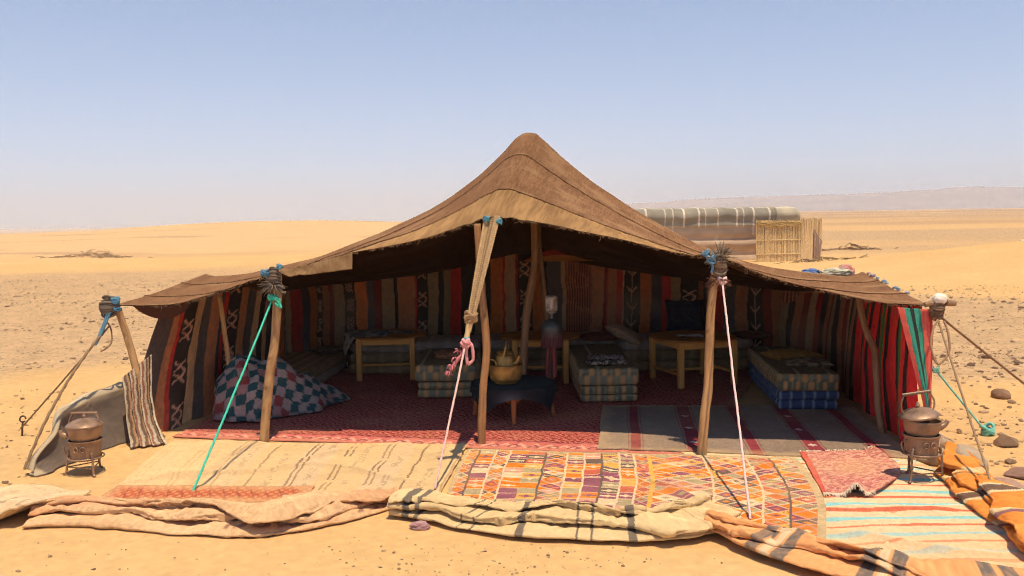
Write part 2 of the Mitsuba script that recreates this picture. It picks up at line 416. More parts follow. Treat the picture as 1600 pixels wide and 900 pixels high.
# stitched seams: tufts of thread standing along each seam
tf = []
for vs in (0.27, 0.68):
    u = 0.05
    while u < 0.95:
        L = rng.uniform(.0015, .005)
        q = roof_points(np.array([u, u + L / 2, u + L]), [vs + rng.normal(0, .004)])[:, 0] + V(0, 0, .011)
        q[1, 2] += rng.uniform(0, .006)
        tf.append(tube_raw(q, [.003, rng.uniform(.005, .010), .003], 5))
        u += L + (rng.uniform(.0005, .004) if rng.random() < .85 else rng.uniform(.006, .02))
add(f'{tent}__roof_band_001__seam_stitching', solid(tf, 'matte', V(.10, .055, .03), True), None, None, None, 'stuff')
tf = []
for x in rng.uniform(-3.4, 3.35, 420):
    u = (x + 3.62) / 7.02
    p = roof_points(np.array([u]), [0.0])[0, 0] - V(0, 0.0, .003)
    L = rng.uniform(.006, .025) * (2.2 if rng.random() < .06 else 1)
    tf.append(tube_raw([p, p + V(rng.normal(0, .008), rng.normal(-.004, .006), -L * .6), p + V(rng.normal(0, .016), rng.normal(-.004, .01), -L)], [.004, .003, .002], 4))
add(f'{tent}__roof_band__frayed_edge', solid(tf, 'matte', V(.17, .105, .06), True), None, None, None, 'stuff')
# hanging strip left of the middle (a lower sewn-on band with a torn end)
xs = np.linspace(-2.14, -1.43, 90)
tt = np.linspace(0, 1, 16)
top = roof_points((xs + 3.62) / 7.02, [0.0])[:, 0]
drop = np.interp(xs, [-2.14, -2.0, -1.75, -1.43], [0.02, 0.07, 0.105, 0.145]) + 0.012 * (nz(xs * 22, seed=51) - 0.5)
P = top[:, None] + np.stack([0 * tt + 0 * drop[:, None], -0.03 * tt * (1 + 0 * drop[:, None]) - 0.012 * np.sin(tt * 3) * np.sin(xs * 14)[:, None] - .008, -drop[:, None] * tt - .002], -1)
col = V(.25, .155, .08) * (0.6 + 0.8 * nz(xs[:, None] * 60, tt[None] * 4, seed=52))[..., None]
add(f'{tent}__hanging_strip', sheet(P[:, ::-1], col[:, ::-1], 0.008))

xs = np.linspace(-3.5, -3.02, 60); tt = np.linspace(0, 1, 14)
top = roof_points((xs + 3.62) / 7.02, [0.02])[:, 0]
drop = .02 + .11 * np.sin(np.pi * np.clip((xs + 3.5) / .5, 0, 1)) ** .8
P = top[:, None] + np.stack([0 * tt + 0 * drop[:, None], .05 * tt + 0 * drop[:, None], -drop[:, None] * tt - .008], -1)
add(f'{tent}__hanging_flap', sheet(P[:, ::-1], V(.07, .03, .022) * np.ones((60, 14, 1)), .008), 'dark flap sagging under the roof edge near the left corner')


def stripes(s, t, seq, seed, wob=0.03):
    """woven stripes: seq = [(end, colour, motif)] along s (metres); t height in metres"""
    s2 = s + wob * (nz(s * 1.5, t * 2.2, seed=seed) - 0.5) * 2 + 0.006 * (nz(s * 6, t * 9, seed=seed + 1) - .5)
    col = np.zeros(s.shape + (3,))
    a = seq[0][0] - 10
    for end, c, motif in seq:
        w = (s2 >= a) & (s2 < end)
        cc = np.broadcast_to(np.array(c, float), col.shape)
        if motif:
            mid, half = (a + end) / 2, (end - a) / 2
            q = (s2 - mid) / half
            if motif == 'x':
                ph = (t / 0.40) % 1.0
                k = ph < 0.55
                zz = np.abs(np.abs(((ph / .275) % 1) * 2 - 1) - np.abs(q * 1.2 + .15 * np.sin(ph * 30))) < 0.24
                on = k & zz & (np.abs(q) < 0.75)
            elif motif == 'y':
                ph = (t / 0.235) % 1.0
                on = (np.abs(np.abs(q) * 0.55 - (ph - .15)) < 0.07) & (np.abs(q) < 0.62) | (np.abs(q) < 0.05)
            elif motif == 'o':
                ph = (t / 0.05)
                lat = np.abs(np.abs((ph % 1) * 2 - 1) - np.abs(((q * 1.5 + 10) % 1) * 2 - 1)) < 0.28
                on = lat & (np.abs(q) < 0.62) & (((t / .26) % 1) < .68)
            elif motif == 'n':
                on = (np.sin(s2 * 2 * np.pi / 0.034) > 0.2)
            lc = V(.34, .22, .18) if motif != 'n' else V(.26, .15, .09)
            cc = np.where(on[..., None], lc, cc)
        col[w] = cc[w]
        a = end
    col = np.where((s2 >= a)[..., None], np.array(seq[-1][1]), col)
    col = col * V(1.2, 1.0, .80) * (1.02 + 0.74 * nz(s * 30, t * 30, seed=seed + 2))[..., None]
    return mixc(col, V(.40, .28, .17), 0.3 * sstep(.5, .8, nz(s * 1.3, t * 1.3, seed=seed + 3)))


DK, SL, BR, TN, RD, OR, OL, NV, MR = V(.03, .025, .024), V(.075, .07, .078), V(.30, .15, .085), V(.37, .27, .17), V(.30, .035, .03), V(.42, .15, .05), V(.20, .16, .10), V(.045, .04, .055), V(.13, .03, .025)


def wall(base, topc, ztop, n, m, seq, seed, fold=0.03, lap=0.0, t=.007, wob=.03, zoff=0.0):
    b, tp = curve(base, n), curve(topc, n)
    s = np.r_[0, np.cumsum(np.linalg.norm(np.diff(b, axis=0), axis=1))]
    w = np.linspace(0, 1, m)
    zt = ztop(tp)
    Pxy = b[:, None] * (1 - w)[None, :, None] + tp[:, None] * w[None, :, None]
    d = np.gradient(b, axis=0)
    d /= np.linalg.norm(d, axis=1, keepdims=True)
    nrm = np.stack([d[:, 1], -d[:, 0]], -1)
    Smm, Wm = np.meshgrid(s, w, indexing='ij')
    f = fold * (np.sin(Smm * 9 + 4 * nz(Smm * .7, Wm * 1.2, seed=seed)) * (0.4 + 0.6 * (1 - Wm)) + 1.6 * (nz(Smm * 2.5, Wm * 2.0, seed=seed + 7) - 0.5)) - 0.05 * np.sin(np.pi * Wm)
    z = zoff + (zt[:, None] - zoff) * w[None]
    P = np.stack([Pxy[..., 0] + nrm[:, None, 0] * f, Pxy[..., 1] + nrm[:, None, 1] * f, z], -1)
    return P, stripes(Smm, Wm * 1.35, seq, seed + 20, wob), s


# left wall
lb = [(-3.62, 8.12), (-3.40, 8.55), (-3.22, 9.3), (-3.10, 10.2), (-3.04, 11.0), (-2.94, 12.2)]
lt = [(-3.46, 8.95), (-3.40, 9.2), (-3.28, 9.7), (-3.18, 10.3), (-3.06, 11.0), (-2.94, 12.2)]
seqL_px = [(226, SL, ''), (242, BR, ''), (249, RD, ''), (273, DK, 'x'), (293, TN, ''), (308, SL, ''), (325, BR, ''), (333, NV, ''), (342, RD, ''), (361, DK, 'x'), (375, BR, ''), (388, SL, ''), (395, TN, ''),
           (404, DK, ''), (413, TN * .8, ''), (424, NV, ''), (432, BR, ''), (443, OR * .6, ''), (600, DK, 'o')]
P, col, s = wall(lb, lt, lambda q: roofz(q[:, 0], q[:, 1]) - .02, 260, 90, [(9, DK, '')], 61, 0.026)
lbc = curve(lb, 260)
sL = np.interp([(e - 800) / 1400 for e, _, _ in seqL_px], lbc[:, 0] / lbc[:, 1], s)      # stripe widths read off along the wall foot
Sg = s[:, None] * np.ones((1, 90))
seqL = [(e if i < len(sL) - 1 else 99.0, c, m_) for i, (e, (_, c, m_)) in enumerate(zip(sL, seqL_px))]
col = stripes(Sg, P[..., 2], seqL, 81, .05) * V(1.3, 1.25, 1.2)
add(f'{tent}__left_wall', sheet(P, col), 'left side wall of dark and tan striped cloth')
# back wall: stripes read along x
bb = [(-2.98, 11.8), (-2.5, 12.1), (-1.3, 12.4), (0, 12.55), (1.3, 12.45), (2.6, 12.1), (3.3, 11.65), (3.62, 11.3)]
xb = lambda px: (px - 800) / 1400 * 12.35
seqB_px = [(445, TN, ''), (456, DK, 'o'), (466, OL, ''), (480, RD * .7, ''), (490, NV, ''), (500, OR * .5, ''), (508, DK, 'o'), (518, BR * .6, ''), (525, MR, ''), (540, OL, ''), (557, DK, 'o'), (575, OR, ''), (585, SL, ''), (597, MR, ''),
           (615, OL * 1.1, ''), (620, DK, ''), (646, BR, ''), (649, RD, ''), (666, DK, 'x'), (682, OL, ''), (690, DK, ''), (701, OL * .8, ''), (718, RD, ''), (740, DK, ''), (752, OL, ''), (764, DK, ''), (783, OR * .8, ''), (787, RD, ''), (804, TN * .75, ''),
           (808, RD * .7, ''), (831, DK, 'x'), (850, OR * .7, ''), (856, DK, ''), (880, SL, ''), (886, TN * .8, ''), (926, MR, 'n'), (944, BR, ''), (948, MR, ''), (951, RD, ''), (964, BR, ''), (974, RD, ''), (976, TN, ''), (1001, DK, 'y'),
           (1018, OR * .75, ''), (1034, NV, ''), (1047, RD, ''), (1061, TN * .6, ''), (1086, DK, 'x'), (1093, BR * .5, ''), (1098, DK, ''), (1106, TN * .6, ''), (1122, RD, ''), (1138, SL, ''), (1154, BR * .8, ''), (1174, DK, 'y'), (1184, MR, ''), (1196, BR * .6, ''),
           (1214, MR, 'n'), (1226, DK, ''), (1240, BR * .7, ''), (1252, DK, ''), (1266, BR * .6, ''), (1280, MR, 'n'), (1400, BR * .5, '')]
P, col, s = wall(bb, [(x, y - .02) for x, y in bb], lambda q: roofz(q[:, 0], q[:, 1]) + .03, 620, 80, [(9, DK, '')], 71, 0.022)
Xw = P[..., 0]
col = stripes(Xw, P[..., 2], [(xb(e), c, m_) for e, c, m_ in seqB_px], 91, 0.03)
add(f'{tent}__back_wall', sheet(P, col), 'back wall of many narrow red, brown and dark woven stripes')
# curved red and orange arch under the peak at the back
a_ = np.linspace(-1, 1, 60); b_ = np.linspace(0, 1, 14)
P = np.stack([0.66 + 0.5 * a_[:, None] + 0 * b_, 12.2 + .04 * np.sin(b_ * 3) + 0 * a_[:, None], 1.43 + (0.15 * (1 - a_[:, None] ** 2) + .01) * b_ - .0], -1)
col = np.where((b_[None, :, None] > .5), V(.34, .05, .03), V(.45, .20, .06)) * np.ones((60, 1, 1))
add(f'{tent}__red_arch', sheet(P, col), 'curved red and orange arch under the peak')
# right wall, bright red and green stripes
GR, RED, BLK, CRL = V(.05, .15, .045), V(.52, .035, .04), V(.035, .02, .02), V(.68, .13, .10)
rb = [(3.37, 7.30), (3.42, 7.75), (3.55, 8.6), (3.68, 9.6), (3.72, 10.6), (3.45, 11.5)]
rt = [(3.36, 7.32), (3.46, 8.0), (3.62, 8.8), (3.8, 9.8), (3.82, 10.6), (3.5, 11.5)]
seqR, a, i = [], 0.0, 0
pat = [(RED, .17), (BLK, .09), (RED, .15), (GR, .13), (BLK, .08), (RED, .22), (BLK, .09), (RED, .08), (GR, .2), (RED, .07), (BLK, .14)]
while a < 2.3:
    c, w = pat[i % len(pat)]; a += w; i += 1
    seqR.append((a, c, ''))
for c, w in ((BR * .6, .12), (DK, .1), (TN * .5, .1), (MR, .12), (BR * .6, .1), (DK, .15), (OL * .7, .14), (MR, .1), (BR * .6, .14), (DK, .12), (RD * .6, .1), (TN * .6, .12), (MR, .14), (BR * .7, .16), (DK, .1), (OL * .7, .12), (MR, .16), (BR * .6, 1.)):
    a += w; seqR.append((a, c * 1.3, ''))
P, col, s = wall(rb, rt, lambda q: roofz(q[:, 0], q[:, 1]) - .015, 280, 90, seqR, 81, 0.028, wob=.018)
add(f'{tent}__right_wall', sheet(P, col), 'right side wall of red, green and black striped cloth')
# front end of that wall folded outwards round the corner
n_, m_ = 60, 90
aa, ww = np.linspace(0, 1, n_), np.linspace(0, 1, m_)
left = curve([(3.15, 7.29, 1.245), (3.21, 7.23, .95), (3.28, 7.19, .65), (3.335, 7.18, .42), (3.34, 7.18, .12)], m_)
right = curve([(3.42, 7.26, 1.225), (3.43, 7.26, .95), (3.42, 7.25, .5), (3.40, 7.23, .25), (3.38, 7.22, .12)], m_)
P = left[None] * (1 - aa)[:, None, None] + right[None] * aa[:, None, None]
P[..., 1] += -0.03 * np.sin(aa * np.pi)[:, None] + 0.014 * np.sin(aa * 11 + 2)[:, None] * (0.5 + ww)[None] + .02 * (nz(aa[:, None] * 3, ww[None] * 3, seed=88) - .5)
q = aa[:, None] + 0.05 * (nz(aa[:, None] * 2, ww[None] * 5, seed=89) - .5) * np.ones((1, m_))
TQ = V(.05, .30, .22)
col = np.select([(q < .16)[..., None], (q < .3)[..., None], (q < .42)[..., None], (q < .56)[..., None], (q < .62)[..., None]], [CRL, TQ, V(.03, .035, .04), TQ, TQ * .7], CRL)
col = np.where((q > .86)[..., None], V(.5, .05, .05), col) * (.75 + .5 * nz(aa[:, None] * 40, ww[None] * 60, seed=90))[..., None]
add(f'{tent}__corner_flap', sheet(P, col, .007), 'coral and green striped end of the right wall turned outwards')

# grey wind break cloth joined on at the left, with its striped patch
n_, m_ = 150, 60
base = curve([(-3.84, 7.03), (-3.78, 7.14), (-3.74, 7.4), (-3.70, 7.7), (-3.62, 8.0), (-3.42, 8.22), (-3.30, 8.30)], n_)
topc = curve([(-3.80, 7.05), (-3.80, 7.3), (-3.80, 7.6), (-3.78, 7.85), (-3.70, 8.1), (-3.54, 8.3), (-3.4, 8.36)], n_)
ss = np.linspace(0, 1, n_)
ht = np.interp(ss, [0, .06, .18, .36, .5, .72, .86, 1], [.05, .15, .30, .50, .54, .58, .62, .60])
ww = np.linspace(0, 1, m_)
P = np.concatenate([base[:, None] * (1 - ww)[None, :, None] + topc[:, None] * ww[None, :, None], (ht[:, None] * ww[None])[..., None]], -1)
fx = 0.05 * (nz(ss[:, None] * 5, ww[None] * 3, seed=93) - .5) + .02 * np.sin(ss[:, None] * 22 + ww[None] * 4)
P[..., 0] += fx - .07 * np.sin(np.pi * ww)[None]
hem = np.clip((ww - .80) / .20, 0, 1)
P[..., 0] -= .10 * hem[None]
P[..., 1] += .05 * hem[None]
P[..., 2] -= (ht[:, None] * np.clip(ww - .86, 0, 1)[None]) * 1.1
P[..., 1] += fx * .5
P[..., 2] += .008
col = mixc(V(.115, .09, .078), V(.19, .15, .125), nz(ss[:, None] * 30, ww[None] * 20, seed=94))
col = mixc(col, V(.50, .41, .28), sstep(.66, .84, np.maximum(ww[None], 1 - ss[:, None] * 5) + .06 * (nz(ss[:, None] * 8, ww[None] * 2, seed=95) - .5)) * .85)  # sunlit rim along top and left end painted into the colour as beige
add(f'{tent}__wind_break', sheet(P[::-1], col[::-1], .009), 'grey felt wind break cloth curling forward at the left end')
n_, m_ = 60, 110
aa, ww = np.linspace(0, 1, n_), np.linspace(0, 1, m_)
pl = curve([(-3.56, 8.08, .62), (-3.52, 8.03, .45), (-3.50, 8.0, .25), (-3.46, 7.96, .09), (-3.42, 7.88, .02)], m_)
pr = curve([(-3.36, 8.27, .80), (-3.36, 8.24, .5), (-3.32, 8.2, .25), (-3.22, 8.1, .08), (-3.14, 8.0, .02)], m_)
P = pl[None] * (1 - aa)[:, None, None] + pr[None] * aa[:, None, None]
P[..., 1] -= .018 * np.sin(aa * 20 + 1)[:, None] * (.4 + ww)[None] + .02 * (nz(aa[:, None] * 5, ww[None] * 6, seed=97) - .5)
q = aa[:, None] * 17 + .6 * np.sin(ww[None] * 26 + aa[:, None] * 4) * .35
cc = np.array([V(.45, .38, .28), V(.16, .10, .07), V(.4, .25, .14), V(.06, .05, .05), V(.5, .43, .32), V(.28, .12, .08)])
col = cc[np.floor(q).astype(int) % 6] * (.7 + .6 * nz(aa[:, None] * 50, ww[None] * 60, seed=98))[..., None]
add(f'{tent}__striped_patch', sheet(P, col, .009), 'wavy brown and cream striped cloth beside the corner pole')


# ------------------------------------------------------------------ poles
def wood_pole(pts, r, seed, c1=V(.50, .31, .15), c2=V(.30, .17, .08), n=60, sides=14):
    p = curve(pts, n)
    p[:, :2] += .010 * (np.stack([nz(np.linspace(0, 5, n), seed=seed), nz(np.linspace(0, 5, n), seed=seed + 1)], -1) - .5)
    t = np.linspace(0, 1, n)
    ang = np.arange(sides) / sides
    rr = r * (1.08 - .16 * t)[:, None] * (1 + .22 * (nz(t[:, None] * 9, ang[None] * 3, seed=seed + 2) - .5)) * (1 + .10 * (nz(t * 26, seed=seed + 3) - .5))[:, None]
    v, f = tube_raw(p, rr, sides)
    st = nz(ang[None] * 14, t[:, None] * 5, seed=seed + 4) * .7 + nz(ang[None] * 30, t[:, None] * 40, seed=seed + 5) * .3
    col = mixc(c2, c1, sstep(.3, .62, st))
    kn = np.zeros((n, sides))
    rg = np.random.default_rng(seed)
    for _ in range(7):
        kn = np.maximum(kn, np.exp(-((t[:, None] - rg.random()) / .010) ** 2 - (((ang[None] - rg.random() + .5) % 1 - .5) / .06) ** 2))
    col = mixc(col, V(.09, .045, .02), kn * .9)
    col = np.vstack([col.reshape(-1, 3), [c2, c2]])
    return solid([(v, f, col)], 'wood', None, True)


PO = 'poles holding up the tent'
add('tent_pole', wood_pole([(-3.36, 8.21, -.02), (-3.46, 8.18, .6), (-3.60, 8.15, 1.25)], .034, 101), 'pale pole leaning outwards under the far left corner of the tent', 'tent pole', PO)
add('tent_pole', wood_pole([(-2.29, 8.06, -.02), (-2.23, 8.06, .5), (-2.15, 8.08, 1.0), (-2.12, 8.1, 1.545)], .042, 111, V(.52, .31, .14)), 'stout pole with the green rope, standing left of the quilt bundle front', 'tent pole', PO)
add('tent_pole', wood_pole([(-.29, 7.87, -.02), (-.27, 7.87, .5), (-.235, 7.87, .85), (-.26, 7.88, 1.3), (-.30, 7.9, 1.97)], .034, 121, V(.40, .21, .09), V(.24, .12, .05)), 'knotty brown pole behind the woven strap, in the middle of the open front', 'tent pole', PO)
add('tent_pole', wood_pole([(1.56, 7.33, -.02), (1.585, 7.35, .35), (1.63, 7.4, .62), (1.645, 7.43, 1.0), (1.72, 7.48, 1.635)], .038, 131, V(.50, .29, .12)), 'crooked golden pole with the pink and white rope, right of the middle', 'tent pole', PO)
add('tent_pole', wood_pole([(3.34, 7.98, -.02), (3.30, 8.02, .35), (3.30, 8.08, .7), (3.20, 8.1, 1.0), (3.14, 8.1, 1.28)], .032, 141, V(.34, .19, .10), V(.2, .1, .05)), 'bent pole standing inside against the red and green wall', 'tent pole', PO)
add('tent_pole', wood_pole([(.10, 10.1, -.02), (.16, 10.15, .9), (.27, 10.25, 1.6), (.23, 10.3, 2.93)], .045, 151, V(.36, .2, .1), V(.22, .12, .06)), 'tall pole under the tent peak, the left one of the crossed pair', 'tent pole', PO)
add('tent_pole', wood_pole([(.44, 10.5, -.02), (.40, 10.45, .9), (.335, 10.36, 1.55), (.26, 10.385, 2.9)], .030, 161, V(.33, .18, .09), V(.2, .11, .05)), 'thin pole under the tent peak, the right one of the crossed pair', 'tent pole', PO)
add('tent_pole', wood_pole([(-2.86, 9.02, -.02), (-2.9, 9.05, .6), (-2.98, 9.1, 1.27)], .026, 171, V(.5, .30, .13)), 'slim tan pole in front of the left striped wall, behind the quilt bundle', 'tent pole', PO)


# ------------------------------------------------------------------ ropes and ties
def rope(pts, r, c1, c2, n=None, sag=0.0, turns=28.0):
    p = np.asarray(pts, float)
    L = np.linalg.norm(np.diff(p, axis=0), axis=1).sum()
    n = n or max(24, int(L * 60))
    q = curve(p, n) if len(p) > 2 else p[0] + (p[1] - p[0]) * np.linspace(0, 1, n)[:, None]
    t = np.linspace(0, 1, n)
    q[:, 2] -= (sag + .006 * L) * np.sin(np.pi * t)
    q[:, 0] += .006 * (nz(t * L * 5, seed=13) - .5) * np.sin(np.pi * t)
    sides = 8
    ang = np.arange(sides) * 2 * np.pi / sides
    ph = ang[None] * 3 / 1 + t[:, None] * L * turns * 2
    rr = r * (1 + .16 * np.cos(ph)) * (1 + .1 * (nz(t * L * 20, seed=3) - .5))[:, None]
    v, f = tube_raw(q, rr, sides)
    c = mixc(c1, c2, .5 - .5 * np.cos(ph + 1))
    return v, f, np.vstack([c.reshape(-1, 3), [c1, c1]])


def knot(c, R, r, c1, c2, seed, loops=3):
    rg = np.random.default_rng(seed)
    out = []
    for k in range(loops):
        a = np.linspace(0, 2 * np.pi, 30)
        ax = rotz(rg.uniform(0, 6)) @ rotx(rg.uniform(-.7, .7))
        pts = np.stack([R * np.cos(a), R * np.sin(a), .4 * R * np.sin(2 * a)], -1) @ ax.T + c + V(0, 0, rg.normal(0, R * .3))
        out.append(rope(pts, r, c1, c2, n=34, turns=20))
    return out


ROPE = 'guy ropes of the tent'


def whiskers(c, R, L, col, n, seed, dirz=-.3):
    rg = np.random.default_rng(seed); out = []
    for i in range(n):
        d = rg.normal(size=3); d[2] = d[2] * .6 + dirz; d /= np.linalg.norm(d)
        p0 = c + d * R * .7
        v, f = tube_raw([p0, p0 + d * L * .5 + V(0, 0, -.003), p0 + d * L * rg.uniform(.6, 1.2) + V(0, 0, -.012)], [.005, .004, .002], 4)
        out.append((v, f, np.broadcast_to(col * rg.uniform(.6, 1.3), (len(v), 3))))
    return out


_q = lambda t: V(-.17, 7.86, 2.0) + (V(-.59, 6.48, .03) - V(-.17, 7.86, 2.0)) * t
whiskers_pink = sum([whiskers(_q(.49) + V(-.10, -.02, -.19) * k_ + V(-.03, 0, -.02), .018, .03, V(.55, .20, .22), 16, 60 + int(k_ * 10), -.5) for k_ in (.3, .6, .9, 1.15)], []) + whiskers(_q(.50), .03, .03, V(.6, .25, .25), 24, 71, 0)
gre, gre2 = V(.03, .42, .28), V(.10, .62, .45)
k = name_of('guy_rope')
add(f'{k}__line', solid([rope([(-2.16, 8.03, 1.31), (-2.38, 6.47, .02)], .009, gre, gre2)], 'matte', None, True))
add(f'{k}__knot', solid(knot(V(-2.155, 8.03, 1.33), .032, .013, gre, gre2, 1, 4) + [rope([(-2.15, 8.0, 1.34), (-2.09, 7.98, 1.30), (-2.07, 7.98, 1.24)], .013, gre, gre2), rope([(-2.15, 8.0, 1.33), (-2.08, 7.98, 1.32), (-2.09, 7.98, 1.26), (-2.12, 7.98, 1.29)], .012, gre, gre2)], 'matte', None, True))
tag(k, 'bright green rope slanting down over the beige rug on the left', 'rope', ROPE)
pk, pk2, wh = V(.62, .22, .24), V(.70, .40, .38), V(.74, .60, .52)
k = name_of('guy_rope')
A0, A1 = V(-.17, 7.86, 2.0), V(-.59, 6.48, .03)
al = lambda t: A0 + (A1 - A0) * t
add(f'{k}__line', solid([rope([al(.50), al(1.0)], .0085, pk2, wh)], 'matte', None, True))
add(f'{k}__knot', solid(knot(al(.50), .030, .013, pk, pk2, 5, 5) + [rope([al(.49), al(.49) + V(.05, -.02, -.05), al(.49) + V(.055, -.02, -.15), al(.49) + V(.01, -.02, -.19), al(.49) + V(.0, -.02, -.10), al(.49)], .013, pk, pk2),
    rope([al(.49), al(.49) + V(-.03, -.02, -.10), al(.49) + V(-.10, -.02, -.19), al(.49) + V(-.13, -.02, -.24)], .015, pk * .8, pk)], 'matte', None, True))
add(f'{k}__frayed_end', solid(whiskers_pink, 'matte', None, True), None, None, None, 'stuff')
tag(k, 'pink and white rope tied to the woven strap before the middle pole', 'rope', ROPE)
k = name_of('guy_rope')
add(f'{k}__line', solid([rope([(1.745, 7.42, 1.47), (1.52, 5.66, .05)], .0085, pk2, V(.74, .66, .62))], 'matte', None, True))
add(f'{k}__knot', solid(knot(V(1.745, 7.42, 1.475), .030, .013, pk2, wh, 9, 5), 'matte', None, True))
tag(k, 'pink and white rope running down onto the orange kilim at right', 'rope', ROPE)
bn, bn2 = V(.20, .12, .07), V(.30, .20, .12)
k = add('guy_rope', solid([rope([(-3.68, 8.12, 1.08), (-4.73, 8.47, .07)], .008, bn, bn2)], 'matte', None, True), 'brown cord from the far left corner out to the peg on the left', 'rope', ROPE)
k = add('guy_rope', solid([rope([(-3.70, 8.08, 1.05), (-3.82, 7.5, .62), (-3.93, 7.06, .06)], .012, bn, bn2), rope([(-3.68, 8.1, 1.12), (-3.63, 8.05, .95), (-3.71, 8.0, .87)], .007, bn, bn2)], 'matte', None, True), 'thick brown cord from the far left corner down to the wind break foot', 'rope', ROPE)
k = add('guy_rope', solid([rope([(3.46, 7.24, 1.18), (5.2, 7.9, -.01)], .010, bn, bn2, sag=.0)], 'matte', None, True), 'brown rope from the right corner bundle out to the right edge', 'rope', ROPE)
k = add('guy_rope', solid([rope([(3.45, 7.2, 1.12), (3.25, 5.9, .05)], .008, bn * 1.3, bn2 * 1.3), rope([(3.43, 7.18, 1.15), (3.36, 7.14, .95), (3.41, 7.12, .80), (3.50, 7.12, .92), (3.47, 7.16, 1.14)], .009, bn * 1.6, bn2 * 1.6)], 'matte', None, True), 'thin brown rope from the right corner bundle past the orange cloth', 'rope', ROPE)
tq, tq2 = V(.08, .45, .38), V(.3, .62, .52)
k = add('guy_rope', solid([rope([(3.58, 8.3, 1.12), (3.86, 8.1, .58)], .006, bn2 * 1.5, wh), rope([(3.86, 8.1, .58), (4.26, 7.95, .03)], .009, tq, tq2)] + knot(V(3.86, 8.1, .58), .025, .009, tq * .6, tq2, 14, 3) + knot(V(4.27, 7.95, .05), .045, .014, tq, tq2, 15, 4), 'matte', None, True),
        'turquoise and beige rope pegged in the sand right of the tent', 'rope', ROPE)

# woven strap
n_, m_ = 140, 20
t = np.linspace(-.01, .46, n_); w = np.linspace(-1, 1, m_)
cen = al(0) + (A1 - A0) * t[:, None]
hw = np.interp(t, [-.01, .05, .2, .34, .42, .46], [.075, .068, .052, .036, .026, .018])
side = V(.93, -.1, .30); side /= np.linalg.norm(side)
dn = np.cross((A1 - A0) / np.linalg.norm(A1 - A0), side)
P = cen[:, None] + side * (hw[:, None] * w[None])[..., None] + dn * (.016 * np.sin(w * 4.5)[None] * np.ones((n_, 1)) + .008 * (nz(t[:, None] * 50, w[None] * 2, seed=5) - .5))[..., None]
zz = np.abs(((t[:, None] * 105 + np.abs(w[None] * 2.5 % 1 - .5) * 1.4 + .25 * nz(t[:, None] * 30, w[None] * 2, seed=4)) % 1) - .5)
col = mixc(V(.27, .175, .09), V(.44, .31, .18), sstep(.08, .36, zz))
col = np.where((np.abs(np.abs(w) - .3) < .09)[None, :, None], V(.22, .14, .07), col)
col = np.where((np.abs(w) > .8)[None, :, None], V(.42, .29, .15), col) * (.75 + .5 * nz(t[:, None] * 300, w[None] * 8, seed=6))[..., None]
k = name_of('woven_strap')
add(f'{k}__band', sheet(P, col, .010))
add(f'{k}__knot', solid(knot(al(.40) + V(.0, -.01, 0), .042, .016, V(.26, .16, .08), V(.45, .31, .17), 21, 5) + [rope([al(.40), al(.50)], .022, V(.45, .3, .14), V(.55, .4, .2))], 'matte', None, True), 'frayed straw coloured knot')
for q_, sd_ in ((V(-.215, 7.85, 2.015), 22), (V(-.105, 7.84, 1.99), 23), (al(.485), 24)):
    add(f'{k}__blue_tie', solid(knot(q_, .022, .008, V(.06, .25, .36), V(.16, .38, .48), sd_, 4), 'matte', None, True), 'blue plastic cord')
tag(k, 'long woven zigzag patterned strap hanging from the roof edge at the middle', 'strap')
k = name_of('tent_pole_tie')


def bundle(c, R, H, cols, seed, n=40):
    """a wad of rags and cord wrapped round something: lumpy core with many bands"""
    rg = np.random.default_rng(seed)
    core = trimesh.creation.icosphere(3, 1.0)
    v = np.array(core.vertices)
    v = v * (1 + .5 * (nz(v[:, 0] * 2.2, v[:, 1] * 2.2, v[:, 2] * 2.2, seed=seed) - .5))[:, None] * V(R * .85, R * .85, H * .5)
    cc = mixc(cols[0], cols[1], nz(v[:, 0] * 40, v[:, 1] * 40, v[:, 2] * 60, seed=seed + 1))
    out = [(v + c, np.array(core.faces), cc)]
    for i in range(n):
        z0 = rg.uniform(-.45, .45) * H
        rr = R * math.sqrt(max(.1, 1 - (2 * z0 / H) ** 2)) * .92
        a = np.linspace(0, rg.uniform(2, 6.5), 22) + rg.uniform(0, 6)
        tilt = rg.normal(0, .35) * R
        pts = np.stack([rr * np.cos(a), rr * np.sin(a), z0 + tilt * np.sin(a)], -1) + c
        r_, f_ = tube_raw(pts, rg.uniform(.004, .011), 5)
        col = cols[rg.integers(len(cols))] * rg.uniform(.7, 1.2)
        out.append((r_, f_, np.broadcast_to(col, (len(r_), 3))))
    return out


def whiskers(c, R, L, col, n, seed, dirz=-.3):
    rg = np.random.default_rng(seed); out = []
    for i in range(n):
        d = rg.normal(size=3); d[2] = d[2] * .6 + dirz; d /= np.linalg.norm(d)
        p0 = c + d * R * .7
        v, f = tube_raw([p0, p0 + d * L * .5 + V(0, 0, -.003), p0 + d * L * rg.uniform(.6, 1.2) + V(0, 0, -.012)], [.005, .004, .002], 4)
        out.append((v, f, np.broadcast_to(col * rg.uniform(.6, 1.3), (len(v), 3))))
    return out


